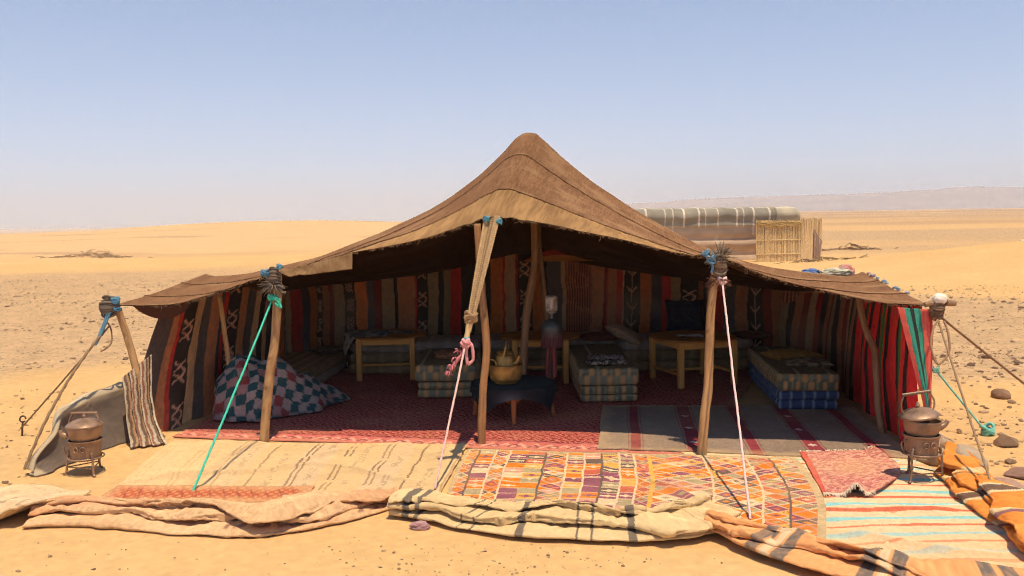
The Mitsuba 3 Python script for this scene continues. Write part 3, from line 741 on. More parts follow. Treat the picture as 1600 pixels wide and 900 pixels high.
GY, BLU = V(.17, .14, .11), V(.07, .20, .33)
TIE = 'rag and cord bindings on the tent corners'
k = name_of('corner_binding')
add(f'{k}__rags', solid(bundle(V(-3.655, 8.1, 1.27), .088, .145, [GY, V(.26, .21, .16), V(.12, .09, .07)], 31), 'matte', None, True))
add(f'{k}__blue_cord', solid(knot(V(-3.58, 8.06, 1.335), .03, .009, BLU, V(.14, .33, .46), 32, 4) + [rope([(-3.64, 8.03, 1.22), (-3.71, 8.02, 1.05), (-3.76, 8.0, .93)], .011, BLU, V(.15, .36, .52)), rope([(-3.62, 8.03, 1.22), (-3.69, 8.02, 1.06), (-3.75, 8.0, .93)], .010, BLU, V(.15, .36, .52))] + knot(V(-3.56, 8.05, 1.24), .03, .008, BLU * .8, BLU, 33, 2), 'matte', None, True), 'blue cord')
tag(k, 'grey rags bound with blue cord at the far left tent corner', 'binding', TIE)
k = name_of('corner_binding')
add(f'{k}__rags', solid(bundle(V(-2.14, 8.04, 1.50), .064, .20, [GY, V(.24, .18, .13), V(.1, .07, .05)], 41) + whiskers(V(-2.14, 8.02, 1.46), .07, .09, GY, 60, 42), 'matte', None, True))
add(f'{k}__blue_cord', solid(knot(V(-2.2, 7.98, 1.56), .032, .009, BLU * .8, V(.14, .28, .4), 43, 4), 'matte', None, True), 'blue cord')
add(f'{k}__blue_cord', solid(knot(V(-2.07, 8.0, 1.61), .026, .008, BLU, V(.15, .30, .42), 44, 4), 'matte', None, True), 'blue cord')
tag(k, 'frayed grey binding with blue cord above the green rope', 'binding', TIE)
k = name_of('corner_binding')
add(f'{k}__rags', solid(bundle(V(1.73, 7.45, 1.60), .062, .24, [GY * 1.1, V(.26, .2, .13), V(.16, .08, .05)], 51) + whiskers(V(1.73, 7.44, 1.66), .06, .11, V(.25, .20, .14), 60, 52, .5) + whiskers(V(1.72, 7.43, 1.48), .05, .09, V(.16, .07, .05), 50, 53, -.4), 'matte', None, True))
add(f'{k}__blue_cord', solid(knot(V(1.655, 7.42, 1.655), .034, .009, BLU, V(.2, .3, .4), 54, 4) + knot(V(1.615, 7.44, 1.70), .026, .008, BLU, V(.17, .30, .42), 55, 3) + [rope([(1.62, 7.41, 1.68), (1.66, 7.40, 1.60), (1.65, 7.40, 1.54)], .010, BLU * .8, V(.25, .4, .55))], 'matte', None, True), 'blue cord')
tag(k, 'tuft of straw coloured rags with blue cord above the crooked golden pole', 'binding', TIE)
k = name_of('corner_binding')
add(f'{k}__rags', solid(bundle(V(3.44, 7.22, 1.23), .058, .16, [V(.2, .12, .07), V(.3, .2, .13), V(.14, .08, .05)], 61), 'matte', None, True))
v = np.array(trimesh.creation.icosphere(3).vertices)
wv = v * (1 + .35 * (nz(v[:, 0] * 2, v[:, 1] * 2, v[:, 2] * 2, seed=66) - .5))[:, None] * V(.058, .05, .048) + V(3.45, 7.2, 1.315)
add(f'{k}__white_cloth', solid([(wv, np.array(trimesh.creation.icosphere(3).faces))], 'matte', V(.75, .70, .62), True), 'white cloth wad on top')
add(f'{k}__pole_end', solid([tube_raw([(3.33, 7.2, 1.27), (3.40, 7.2, 1.285)], .022, 10)], 'wood', V(.26, .16, .09)))
add(f'{k}__pole_end', solid([tube_raw([(3.50, 7.2, 1.285), (3.585, 7.22, 1.275)], [.028, .022], 10)], 'wood', V(.26, .16, .09)))
tag(k, 'white topped wad of cord on the right front corner of the tent', 'binding', TIE)


def peg(name, c, lean, label, H=.14):
    v, f = tube_raw(np.array([c + V(0, 0, -.05), c + V(lean[0] * .5, lean[1] * .5, H * .5), c + V(lean[0], lean[1], H)]), .009, 8)
    a = np.linspace(0, 5.6, 24)
    ring = tube_raw(np.stack([.028 * np.cos(a), .006 * np.sin(a), .028 * np.sin(a) + .02], -1) + c + V(lean[0], lean[1], H), .008, 8)
    return add(name, solid([(v, f), ring], 'metal', V(.10, .06, .045), True), label, 'tent peg', 'iron tent pegs')


peg('tent_peg', V(-4.73, 8.48, 0.0), (.02, 0), 'rusty iron peg in the sand at the far left')
peg('tent_peg', V(3.26, 5.88, 0.0), (.02, 0), 'iron ring peg beside the orange cloth at the right', .05)

# ------------------------------------------------------------------ rugs and blankets on the ground
RUCKS = [(.3, -2.3, 7.0, .7, .026), (-.5, -1.1, 6.9, .6, .022), (1.2, -1.7, 7.4, .5, .020), (.15, .3, 6.6, .7, .020), (-.9, 1.2, 6.2, .6, .024), (.6, 1.7, 6.8, .5, .020), (.1, 2.5, 5.9, .6, .022), (-.4, 2.3, 5.3, .6, .024), (1.35, .8, 7.1, .5, .016)]


def wr(x, y):
    r = 0
    for a_, cx, cy, ln_, am in RUCKS:          # rucks where the cloth has been pushed together
        p_, q_ = (x - cx) * math.cos(a_) + (y - cy) * math.sin(a_), -(x - cx) * math.sin(a_) + (y - cy) * math.cos(a_)
        q_ = q_ + .05 * np.sin(p_ * 5)
        r = r + am * np.exp(-(q_ / .04) ** 2 - (p_ / ln_) ** 4)
    return r * sstep(8.0, 7.5, y) + 0.012 * nz(x * 2.1, y * 2.6, seed=201) + 0.006 * nz(x * 6.5, y * 5.5, seed=202, o=2)


def floor_z(x, y, layer):
    return ground_h(x, y) + 0.006 + wr(x, y) + 0.011 * layer


def rug_grid(corner, nu, nv, layer, edge=.02, seed=1, extra=0.0, bow=(0, 0, 0, 0)):
    """corner = near-left, near-right, far-right, far-left (x, y)"""
    A, B, C, D = [np.array(c, float) for c in corner]
    u, v = np.linspace(0, 1, nu), np.linspace(0, 1, nv)
    U, W = np.meshgrid(u, v, indexing='ij')
    P = (A * (1 - U[..., None]) + B * U[..., None]) * (1 - W[..., None]) + (D * (1 - U[..., None]) + C * U[..., None]) * W[..., None]
    wx = edge * (nz(W * 3, U * .7, seed=seed) - .5) * 2
    wy = edge * (nz(U * 4, W * .7, seed=seed + 1) - .5) * 2
    P[..., 0] += wx + bow[0] * np.sin(np.pi * W) * (1 - U) + bow[1] * np.sin(np.pi * W) * U
    P[..., 1] += wy + bow[2] * np.sin(np.pi * U) * (1 - W) + bow[3] * np.sin(np.pi * U) * W
    z = floor_z(P[..., 0], P[..., 1], layer)
    if extra: z = z + extra * np.clip(nz(P[..., 0] * 3, P[..., 1] * 3, seed=seed + 2) - .5, 0, 1)
    wid = np.linalg.norm(B - A) * .5 + np.linalg.norm(C - D) * .5
    dep = np.linalg.norm(D - A) * .5 + np.linalg.norm(C - B) * .5
    return np.concatenate([P, z[..., None]], -1), U * wid, W * dep, wid, dep


def wear(col, u, v, seed, dust=.3, grain=.4, drift=0.5):
    col = col * (1 - grain / 2 + grain * nz(u * 55, v * 55, seed=seed, o=2))[..., None]
    e = np.minimum(np.minimum(u, u.max() - u), np.minimum(v, v.max() - v))
    d = np.maximum(dust * sstep(.42, .8, nz(u * 2.2, v * 2.2, seed=seed + 1, o=4)), drift * sstep(.16, .0, e - .16 * (nz(u * 6, v * 6, seed=seed + 3, o=4) - .45)))
    return mixc(col, V(.58, .385, .19), d)


# red carpet over the whole tent floor
P, u, v, W_, D_ = rug_grid([(-3.2, 8.28), (1.55, 7.33), (3.35, 11.9), (-2.9, 11.9)], 470, 300, 0, .02, 211)
P2 = P
cell = .055
iu, iv = np.floor(u / cell), np.floor(v / cell)
fu, fv = u / cell - iu, v / cell - iv
flip = hashr(iu, iv, 3) > .5
dline = np.where(flip, np.abs(fu - fv), np.abs(fu + fv - 1))
line = dline < .26
rc, pkc = V(.20, .026, .024), V(.52, .19, .145)
col = mixc(rc, pkc, line * .68)
bx = np.abs(((u / .18) % 1) - .5)
med = (np.abs(bx + np.abs(((v / .18) % 1) - .5) - .32) < .07)
border = (v < .26)
bcol = mixc(V(.44, .12, .10), V(.58, .28, .21), (np.abs(((u / .15) % 1) * 2 - 1) * .10 + .05 < v) & (np.abs(((u / .15) % 1) * 2 - 1) * .10 + .11 > v))
bmaz = np.abs(np.abs(((u / .2) % 1) - .5) + np.abs(((v / .2) % 1) - .5) - .28) < .09
bcol = np.where(((v > .07) & bmaz)[..., None], V(.22, .05, .06), bcol)
col = np.where(border[..., None], bcol, col)
col = np.where((np.abs(v - .27) < .012)[..., None], V(.12, .03, .04), col)
add('red_carpet', sheet(P, wear(col, u, v, 212, .12, .4, .2), .008, coarse=12), 'big deep red carpet with pink maze pattern covering the tent floor', 'carpet')

# striped blanket under everything at right
P, u, v, W_, D_ = rug_grid([(1.75, 4.55), (3.1, 4.55), (3.22, 7.2), (1.42, 7.52)], 220, 360, 0.2, .03, 221, .02, bow=(0, .18, 0, 0))
vv_ = v - .05 * u + .05 * sstep(1.0, 1.7, u) * np.sin(v * 5) + .024 * (nz(u * 1.5, v * 2, seed=222) - .5) * 2 + .008 * (nz(u * 6, v * 3, seed=223) - .5)
ph = (vv_ / .30) % 1.0
lwm = .25 + 1.5 * nz(u * 3.5, np.floor(vv_ / .15), seed=224)
cream = V(.62, .46, .28)
col = np.broadcast_to(cream, P.shape).copy()
rd_ = (np.abs(ph - .25) < .065 * lwm)
bl_ = (np.abs(ph - .72 - .06 * (nz(np.floor(vv_ / .3), seed=228) - .5)) < .085 * lwm)
col = mixc(col, V(.52, .10, .05), rd_ * .9)
col = mixc(col, V(.16, .46, .50), bl_ * .85)
fade = sstep(1.25, .3, v) * .85
col = mixc(col, V(.66, .42, .22), fade * (.4 + .6 * nz(u * 3, v * 3, seed=226)))
add('striped_blanket', sheet(P, wear(col, u, v, 225, .15, .3), .008, coarse=12), 'cream blanket with thin red and turquoise stripes under the right kettle stand', 'blanket')

# grey brown rug with dark red bands inside right
P, u, v, W_, D_ = rug_grid([(.72, 7.56), (3.27, 7.12), (3.5, 9.2), (.95, 9.35)], 330, 190, 1.2, .02, 231)
base_ = mixc(V(.17, .125, .098), V(.235, .178, .14), nz(u * 3, v * 3, seed=232))
ph = ((u - .08) / .50) % 1.0
uu_ = (ph - .5) * .50
dd = np.abs(uu_)
col = base_
wide = np.where(np.floor((u - .08) / .5) % 2 == 0, .042, .062)
col = np.where((dd < wide)[..., None], V(.20, .035, .045), col)
col = np.where(((dd > wide + .015) & (dd < wide + .024))[..., None], V(.2, .05, .05), col)
fl = (np.abs(uu_) + np.abs(((v / .55) % 1 - .6) * .55) < .045) & (np.sin(uu_ * 260) * np.sin(v * 260) > -.35) & (np.floor((u - .08) / .5) % 2 == 1)
col = np.where(fl[..., None], V(.5, .42, .38), col)
add('brown_rug', sheet(P, wear(col, u, v, 233, .12, .4, .3), .009, coarse=12), 'grey brown rug with dark red bands lying inside on the right', 'rug')

# beige rug front left
P, u, v, W_, D_ = rug_grid([(-2.95, 6.25), (-.57, 6.25), (-.40, 7.86), (-3.12, 8.12)], 420, 260, .3, .03, 241, .05, bow=(-.05, 0, 0, -.05))
base_ = mixc(V(.47, .325, .165), V(.56, .40, .21), nz(u * 2.5, v * 2.5, seed=242))
base_ = mixc(base_, V(.52, .38, .26), .5 * (np.sin(u * 2 * np.pi / .62) > .3))
uw = u + .02 * (nz(v * 9, u * 1.5, seed=243) - .5) + .010 * (nz(v * 30, np.floor(u * 8), seed=244) - .5)
col = base_
ph = (uw / .31) % 1.0
brk = nz(v * 6, np.floor(uw / .31), seed=245) > .30
ln = ((np.abs(ph - .2) < .030) | ((np.abs(ph - .34) < .026) & (hashr(np.floor(uw / .31), 7) > .3))) & brk
col = mixc(col, V(.22, .14, .08), ln * .95)
scrib = (np.abs(ph - .68) < .09) & (nz(u * 55, v * 38, seed=246, o=2) > .54) & (nz(v * 4, np.floor(uw / .31) * 3, seed=247) > .38)
col = mixc(col, V(.34, .24, .14), scrib * .8)
grid_ = (np.abs(u - .62 - .35 * (v / D_ - .5)) < .05) & ((np.sin(u * 260) * np.sin(v * 200)) > -.1)
col = mixc(col, V(.26, .19, .12), grid_ * .7)
sandy = sstep(.55, .0, u / W_ + .35 * (nz(u * 2, v * 2, seed=248) - .5)) * .75
col = mixc(col, V(.60, .41, .21), sandy)
add('beige_rug', sheet(P, wear(col, u, v, 249, .3, .25), .008, coarse=12), 'faded beige rug with thin dark lines in the sun at front left', 'rug')
# red band rug peeking out below it
P, u, v, W_, D_ = rug_grid([(-3.02, 6.22), (-1.45, 6.22), (-1.5, 6.56), (-3.0, 6.66)], 260, 60, 1.6, .015, 251)
col = mixc(V(.38, .10, .05), V(.52, .24, .10), (np.sin(u * 90) * np.sin(v * 60) > .2) * .7)
col = mixc(col, V(.22, .05, .04), (np.abs(np.sin(u * 30 + v * 8)) < .2) * .6)
add('red_runner', sheet(P, wear(col, u, v, 252, .35), .01, coarse=12), 'narrow rust red runner along the near edge of the beige rug', 'rug')

# the orange and purple kilim
P, u, v, W_, D_ = rug_grid([(-.50, 5.80), (1.86, 5.25), (2.28, 7.16), (-.40, 7.60)], 480, 350, 2.2, .012, 261, .0, bow=(-.02, .10, .14, -.03))
OG, PU, CR, OV, DB, YL, PKK = V(.57, .165, .022), V(.23, .08, .105), V(.58, .42, .26), V(.33, .26, .15), V(.13, .09, .07), V(.58, .31, .07), V(.50, .24, .17)
pal = np.array([OG, PU, CR, OG, OV, OG, OV, PU, OG, PKK, DB, OG, YL, V(.42, .10, .06)])
uf = u + .012 * (nz(v * 4, u * 2, seed=262) - .5) * 2
vf = v + .012 * (nz(u * 4, v * 2, seed=263) - .5) * 2
edges = [0, .12, .26, .38, .68, .86, 1.0, 1.14, 1.28, 1.40, 1.52, 1.96, 2.30, 2.48, 2.7]
col = np.broadcast_to(CR, P.shape).copy()
for k in range(len(edges) - 1):
    a, b = edges[k] * W_ / 2.7, edges[k + 1] * W_ / 2.7
    m = (uf >= a) & (uf < b)
    w = b - a
    q = (uf - a) / w
    if k in (0, 2, 4) or k >= 9:                      # diamonds
        nd = 1 if w < .25 else 2
        cw = w / nd
        hgt = .13 if w < .2 else .15
        x_, y_ = (uf - a) / cw, vf / hgt
        s1, s2_ = np.floor(x_ + y_), np.floor(x_ - y_)
        r = hashr(s1 + 50 * k, s2_, k)
        cc = pal[np.minimum((r * len(pal)).astype(int), len(pal) - 1)]
        e1 = np.minimum(np.abs((x_ + y_) % 1 - .5), np.abs((x_ - y_) % 1 - .5))
        rim = np.maximum(np.abs((x_ + y_) % 1 - .5), np.abs((x_ - y_) % 1 - .5))
        core = np.maximum(np.abs((x_ + y_) % 1 - .5), np.abs((x_ - y_) % 1 - .5)) < .17
        r2 = hashr(s1 + 9, s2_, k + 30)
        cc = np.where(core[..., None], pal[np.minimum((r2 * len(pal)).astype(int), len(pal) - 1)], cc)
        ring_ = (rim > .27) & (rim < .33) & (r2 > .4)
        cc = np.where(ring_[..., None], mixc(cc, DB, .6 * np.ones(cc.shape[:2])), cc)
        cc = np.where((rim > .44)[..., None], np.where((hashr(s1, k, 5) > .5)[..., None], CR, PKK), cc)
    else:                                              # stacked blocks
        hgt = .145 if k % 2 else .17
        sub = 2 if k in (3,) else 1
        y_ = vf / hgt + .37 * k
        iy, ix = np.floor(y_), np.floor(q * sub)
        r = hashr(iy + 13 * k, ix, k + 7)
        cc = pal[np.minimum((r * len(pal)).astype(int), len(pal) - 1)]
        fy, fx = y_ - iy, q * sub - ix
        mo = (np.abs(fx - .5) * 1.2 + np.abs(fy - .5) * 1.1 < .3) | ((np.abs(fy - .5) < .10) & (np.abs(fx - .5) < .40))
        r2 = hashr(iy, ix + 3, k + 77)
        mc = np.where((r2 > .5)[..., None], CR, np.where((r2 > .25)[..., None], PU, OG))
        cc = np.where((mo & (r2 > .35))[..., None], mc, cc)
        cc = np.where(((fy < .06) | (fy > .96))[..., None], mixc(cc, CR, .7 * np.ones(cc.shape[:2])), cc)
    col = np.where(m[..., None], cc, col)
    ec = YL if k == 10 else (DB if k % 3 == 1 else CR)
    col = np.where((np.abs(uf - a) < (.016 if k == 10 else .008))[..., None], ec, col)
bord = (v < .07) | (v > D_ - .04) | (u < .03) | (u > W_ - .05)
col = np.where(bord[..., None], mixc(V(.50, .36, .2), OV, nz(u * 20, v * 20, seed=264)), col)
col = np.where(((v > .03) & (v < .10) & (((u / .16) % 1) < .55) & (np.abs(v - .03) < .07 * (1 - np.abs(((u / .16) % 1) / .55 * 2 - 1))))[..., None], OG, col)
hatch = .82 + .36 * nz(u * 16, v * 110, seed=265, o=2)
add('orange_kilim', sheet(P, wear(col * hatch[..., None], u, v, 266, .15, .35, .2), .009, coarse=12), 'patterned kilim of orange, plum and cream blocks and diamonds at front centre', 'rug')

# small rug with turned up corner
P, u, v, W_, D_ = rug_grid([(2.17, 6.22), (2.52, 6.16), (3.02, 7.36), (2.40, 7.38)], 150, 170, 1.4, .02, 271, .03, bow=(0, .20, 0, 0))
Px = P[..., 0]; 
cor = sstep(.72, 1.0, (u / W_)) * sstep(.30, .0, v / D_)
Pr = P.copy()
cor = np.exp(-((u / W_ - .62) / .16) ** 2) * sstep(.30, .0, v / D_)
Pr[..., 2] += .085 * cor + .03 * sstep(.82, 1.0, u / W_) * np.clip(np.sin(v / D_ * 7 + .8), 0, 1)
col = mixc(V(.36, .11, .10), V(.54, .28, .21), sstep(.4, .62, nz(u * 60, v * 60, seed=272, o=2)))
col = mixc(col, V(.50, .28, .15), sstep(.35, .0, np.hypot((u / W_ - .5), (v / D_ - .55))) * .45)
col = np.where((u < .035)[..., None], V(.45, .06, .05), col)
col = np.where((v < .02)[..., None], V(.6, .5, .38), col)
kk = name_of('small_red_rug')
add(f'{kk}__pile', sheet(Pr, wear(col, u, v, 273, .2, .4, .1), .012))
tf = []
for i in range(150):
    j = rng.integers(150); e = Pr[j, -1] if i % 2 else Pr[j, 0]
    d = V(rng.normal(0, .012), (.04 if i % 2 else -.04) * rng.uniform(.5, 1.3), -.004)
    tf.append(tube_raw([e, e + d * .6 + V(0, 0, .008), e + d + V(0, 0, -.002)], [.006, .005, .003], 4))
add(f'{kk}__fringe', solid(tf, 'matte', V(.62, .50, .38), True), None, None, None, 'stuff')
tag(kk, 'small worn red rug with one turned up corner on the striped blanket', 'rug')


# ---- rolled and folded cloths along the front
def folded(path, w, h, n, seed, colf, m=120, t=.010, lift=None, rough=1.0, zbase=None):
    p = curve(path, n)
    tan = np.gradient(p, axis=0); tan /= np.linalg.norm(tan, axis=1, keepdims=True)
    fr = np.stack([tan[:, 1], -tan[:, 0]], -1)          # towards the viewer's side for a left-to-right path
    s = np.r_[0, np.cumsum(np.linalg.norm(np.diff(p, axis=0), axis=1))]
    L = s[-1]
    w = np.interp(s / L, np.linspace(0, 1, len(w)), w); h = np.interp(s / L, np.linspace(0, 1, len(h)), h)
    rough = np.interp(s / L, np.linspace(0, 1, np.size(rough)), np.atleast_1d(rough))
    g = lambda k, f=2.3: (nz(s * f, seed=seed + k, o=3) - .5) * 2 * rough
    rough2 = rough[:, None]
    dz = h / 5.0
    cl = lambda a_, lo, hi: np.clip(a_, lo, hi)
    F = [w * cl(1.0 + .30 * g(1, 2.6), .6, 1.5), w * cl(.58 + 1.15 * g(2, 1.5), -.25, 1.25), w * cl(.35 + 1.7 * g(3, 1.2), -.6, 1.3)]
    Bk = [-w * cl(.95 + .3 * g(4, 2.2), .5, 1.4), -w * cl(.7 + .5 * g(5, 2.0), .2, 1.2)]
    z = np.full(n, .010)
    keys = [(-.3 * w, z)]
    for i_ in range(3):
        th_ = dz * cl(1 + .9 * g(6 + i_, 2.8), .25, 2.4)           # how far this layer puffs up
        if i_ < 2:
            keys += [(F[i_] - .12 * w, z), (F[i_], z + .5 * th_), (F[i_] - .10 * w, z + th_)]
            z = z + th_ + .006
            tb_ = dz * cl(1 + .9 * g(16 + i_, 2.4), .25, 2.4)
            keys += [((F[i_] + Bk[i_]) * .5, z + .25 * tb_), (Bk[i_] + .1 * w, z), (Bk[i_], z + .5 * tb_), (Bk[i_] + .12 * w, z + tb_)]
            z = z + tb_ + .006
        else:
            keys += [((F[i_] + Bk[1]) * .5, z + .3 * th_), (F[i_] - .12 * w, z + .1 * dz), (F[i_], z - .35 * dz)]
    K = np.stack([np.stack([a_, b_], -1) for a_, b_ in keys], 1)
    kk_ = K.shape[1]
    tt = np.linspace(0, 1, m)
    kn = np.linspace(0, 1, kk_)
    sec = np.stack([PchipInterpolator(kn, K[..., c], axis=1)(tt) for c in (0, 1)], -1)   # n, m, 2
    S_, T_ = np.meshgrid(s, tt, indexing='ij')
    lump = rough2 * .014 * np.sin(S_ * 9 + T_ * 16 + 7 * nz(S_ * 1.5, T_ * 2, seed=seed + 14)) * sstep(.45, .7, nz(S_ * 1.8, T_ * 1.5, seed=seed + 15)) + .045 * rough2 * (nz(S_ * 3, T_ * 5, seed=seed + 8) - .5) + .012 * (nz(S_ * 14 + T_ * 9, T_ * 5, seed=seed + 9, o=2) - .5)
    slant = .05 * (nz(S_ * 2, T_ * 3, seed=seed + 10) - .5)
    P = np.empty((n, m, 3))
    pz = ground_h(p[:, 0], p[:, 1]) if zbase is None else zbase(p)
    P[..., 0] = p[:, None, 0] + fr[:, None, 0] * (sec[..., 0] + lump * .6) + tan[:, None, 0] * slant
    P[..., 1] = p[:, None, 1] + fr[:, None, 1] * (sec[..., 0] + lump * .6) + tan[:, None, 1] * slant
    P[..., 2] = np.maximum(pz[:, None] + sec[..., 1] + lump * np.clip(sec[..., 1] / .05, 0, 1), pz[:, None] + .008)
    N = grid_normals(P)
    rdg = lambda a_, b_, sd: 1 - np.abs(2 * nz(a_, b_, seed=sd, o=3) - 1) * 2
    dsp = rough2 * (.030 * np.clip(rdg(S_ * 1.1 + T_ * 1.2, T_ * 6.0 - S_ * 1.6, seed + 31), -.3, 1) * sstep(.3, .6, nz(S_ * 1.3, T_ * 1.1, seed=seed + 33)) + .012 * np.clip(rdg(S_ * 2.6 - T_ * 3, T_ * 9 + S_ * 2, seed + 32), -.3, 1) - .010)
    dsp = dsp + .0055 * rough2 * np.sin(S_ * 62 + 14 * nz(S_ * 2.5, T_ * 4, seed=seed + 41)) * sstep(.5, .75, nz(S_ * 2.2, T_ * 3, seed=seed + 42))
    dsp = dsp * np.clip((P[..., 2] - pz[:, None]) / .05, 0, 1)
    P = P + N * np.sign((N[:, m // 2, 2]).mean() + 1e-9) * dsp[..., None]
    P[..., 2] = np.maximum(P[..., 2], pz[:, None] + .008)
    arc = np.r_[0, np.cumsum(np.linalg.norm(np.diff(P[n // 2], axis=0), axis=1))]
    col = colf(S_ + .02 * (nz(S_ * 3, T_ * 3, seed=seed + 12) - .5), np.broadcast_to(arc, S_.shape), L)
    return sheet(P, col, t)


def col_pink(s, a, L):
    c = mixc(V(.54, .33, .17), V(.66, .44, .245), nz(s * 2, a * 3, seed=281, o=4))
    c = mixc(c, V(.55, .25, .12), .55 * sstep(.55, .75, nz(s * 1.6, a * 2.2, seed=282)))
    weave_ = (np.sin(a * 500) * .5 + .5) * (nz(s * 90, a * 12, seed=283, o=2) > .52)
    c = mixc(c, V(.34, .2, .12), .4 * weave_)
    tri = (np.abs(((s / .12) % 1) - .5) * .10 + .42 > a) & (a > .39) & (((s / .12) % 1) > .3)
    c = mixc(c, V(.20, .10, .08), tri * .8 * (nz(s * 1.2, seed=288) > .5))
    tri2 = (np.abs(a - .62) < .02) & (((s / .09) % 1) < .6)
    return mixc(c, V(.24, .14, .10), tri2 * .75) * (.8 + .4 * nz(s * 60, a * 60, seed=284, o=2))[..., None]


add('folded_rug', folded([(-3.28, 5.93), (-2.9, 5.97), (-2.3, 5.87), (-1.7, 5.82), (-1.2, 6.02), (-.80, 6.28)], [.16, .20, .24, .25, .20, .07], [.08, .11, .10, .10, .08, .04], 300, 285, col_pink),
    'peach coloured rug folded over itself along the front edge at left', 'rug')
# its flat tail going out of the frame at left
P, u, v, W_, D_ = rug_grid([(-4.2, 5.92), (-3.32, 5.80), (-3.15, 6.55), (-4.1, 6.75)], 170, 150, .6, .03, 291, .12, bow=(0, .06, 0, .04))
col = mixc(V(.50, .36, .21), V(.60, .45, .29), nz(u * 3, v * 3, seed=292))
col = mixc(col, V(.24, .17, .11), ((np.abs(v - .08 - .03 * np.sin(u * 5)) < .022) & (((u / .07) % 1) < .6)) * .8)
col = mixc(col, V(.28, .2, .13), ((np.abs(v - .42) < .07) & (((u / .10) % 1) < .2)) * .7 + ((np.abs(v - .36) < .012) & (((u / .2) % 1) < .6)) * .7)
P[..., 2] += .10 * sstep(.72, 1.0, u / W_) * sstep(1.0, .2, v / D_)
add('pale_rug', sheet(P, wear(col, u, v, 293, .3), .012, coarse=12), 'pale rug with a row of dark marks at the far left edge', 'rug')


def col_cream(s, a, L):
    c = mixc(V(.53, .38, .19), V(.63, .47, .255), nz(s * 2, a * 2, seed=301, o=4))
    for p_, w_ in ((.12, .028), (.20, .018), (.52, .007), (.60, .007), (.86, .024), (1.18, .008), (1.26, .008), (1.48, .024), (1.83, .004), (1.88, .004)):
        c = mixc(c, V(.10, .085, .075) if w_ > .005 else V(.45, .28, .16), (np.abs(s - p_ * L / 2.05 - .015 * (nz(a * 6, s * 2, seed=302) - .5)) < w_) * .88)
    return c * (.86 + .28 * nz(s * 50, a * 50, seed=303, o=2))[..., None]


add('cream_cloth', folded([(-.82, 6.02), (-.5, 5.92), (-.05, 5.72), (.45, 5.62), (.95, 5.58), (1.32, 5.74)], [.12, .20, .22, .22, .23, .17], [.07, .11, .09, .09, .10, .16], 320, 305, col_cream, rough=[1.4, 1.0, 1.0, .9, 1.2, 2.2], zbase=lambda p: floor_z(p[:, 0], p[:, 1], .5)),
    'cream cloth with dark crosswise bands bunched up in front of the kilim', 'cloth')


def col_orange(s, a, L):
    c = mixc(V(.60, .27, .10), V(.70, .37, .165), nz(s * 2, a * 2, seed=311, o=4))
    for p_ in (.42, .58, 1.02, 1.18, 1.62, 1.74):
        c = mixc(c, V(.16, .13, .11), (np.abs(s - p_) < .038) * (.8 + .2 * (nz(a * 60, s * 40, seed=313, o=2) > .5)))
    for p_ in (.50, 1.10):
        c = mixc(c, V(.62, .48, .30), (np.abs(s - p_) < .028) * .9)
    return c * (.84 + .32 * nz(s * 50, a * 50, seed=312, o=2))[..., None]


add('orange_cloth', folded([(1.22, 5.52), (1.38, 5.36), (1.60, 5.10), (1.92, 4.82), (2.3, 4.62), (2.8, 4.5)], [.05, .13, .19, .22, .22, .2], [.07, .09, .07, .05, .04, .04], 230, 315, col_orange, zbase=lambda p: floor_z(p[:, 0], p[:, 1], 2.6)),
    'folded peach orange cloth with charcoal bands at the bottom of the picture', 'cloth')


def col_orange2(s, a, L):
    c = mixc(V(.60, .18, .03), V(.70, .28, .065), nz(s * 2, a * 2, seed=321, o=4))
    for p_, cc, w_ in ((.55, V(.6, .47, .25), .035), (.62, V(.2, .13, .08), .012), (.95, V(.62, .5, .3), .02), (1.0, V(.09, .07, .06), .045), (1.06, V(.62, .5, .3), .018), (1.45, V(.6, .47, .25), .04), (1.5, V(.2, .1, .12), .02)):
        c = mixc(c, cc, (np.abs(s - p_ - .06 * (a - .3)) < w_) * .9)
    return c * (.84 + .32 * nz(s * 50, a * 50, seed=322, o=2))[..., None]


add('bright_orange_cloth', folded([(3.46, 6.95), (3.42, 6.72), (3.34, 6.45), (3.24, 6.10), (3.2, 5.7), (3.18, 5.3), (3.12, 4.8)], [.06, .16, .12, .19, .2, .2, .2], [.09, .14, .09, .11, .09, .09, .08], 260, 325, col_orange2, rough=1.2, zbase=lambda p: floor_z(p[:, 0], p[:, 1], 1.0)),
    'twisted bright orange cloth with yellow and black bands at the right edge', 'cloth')


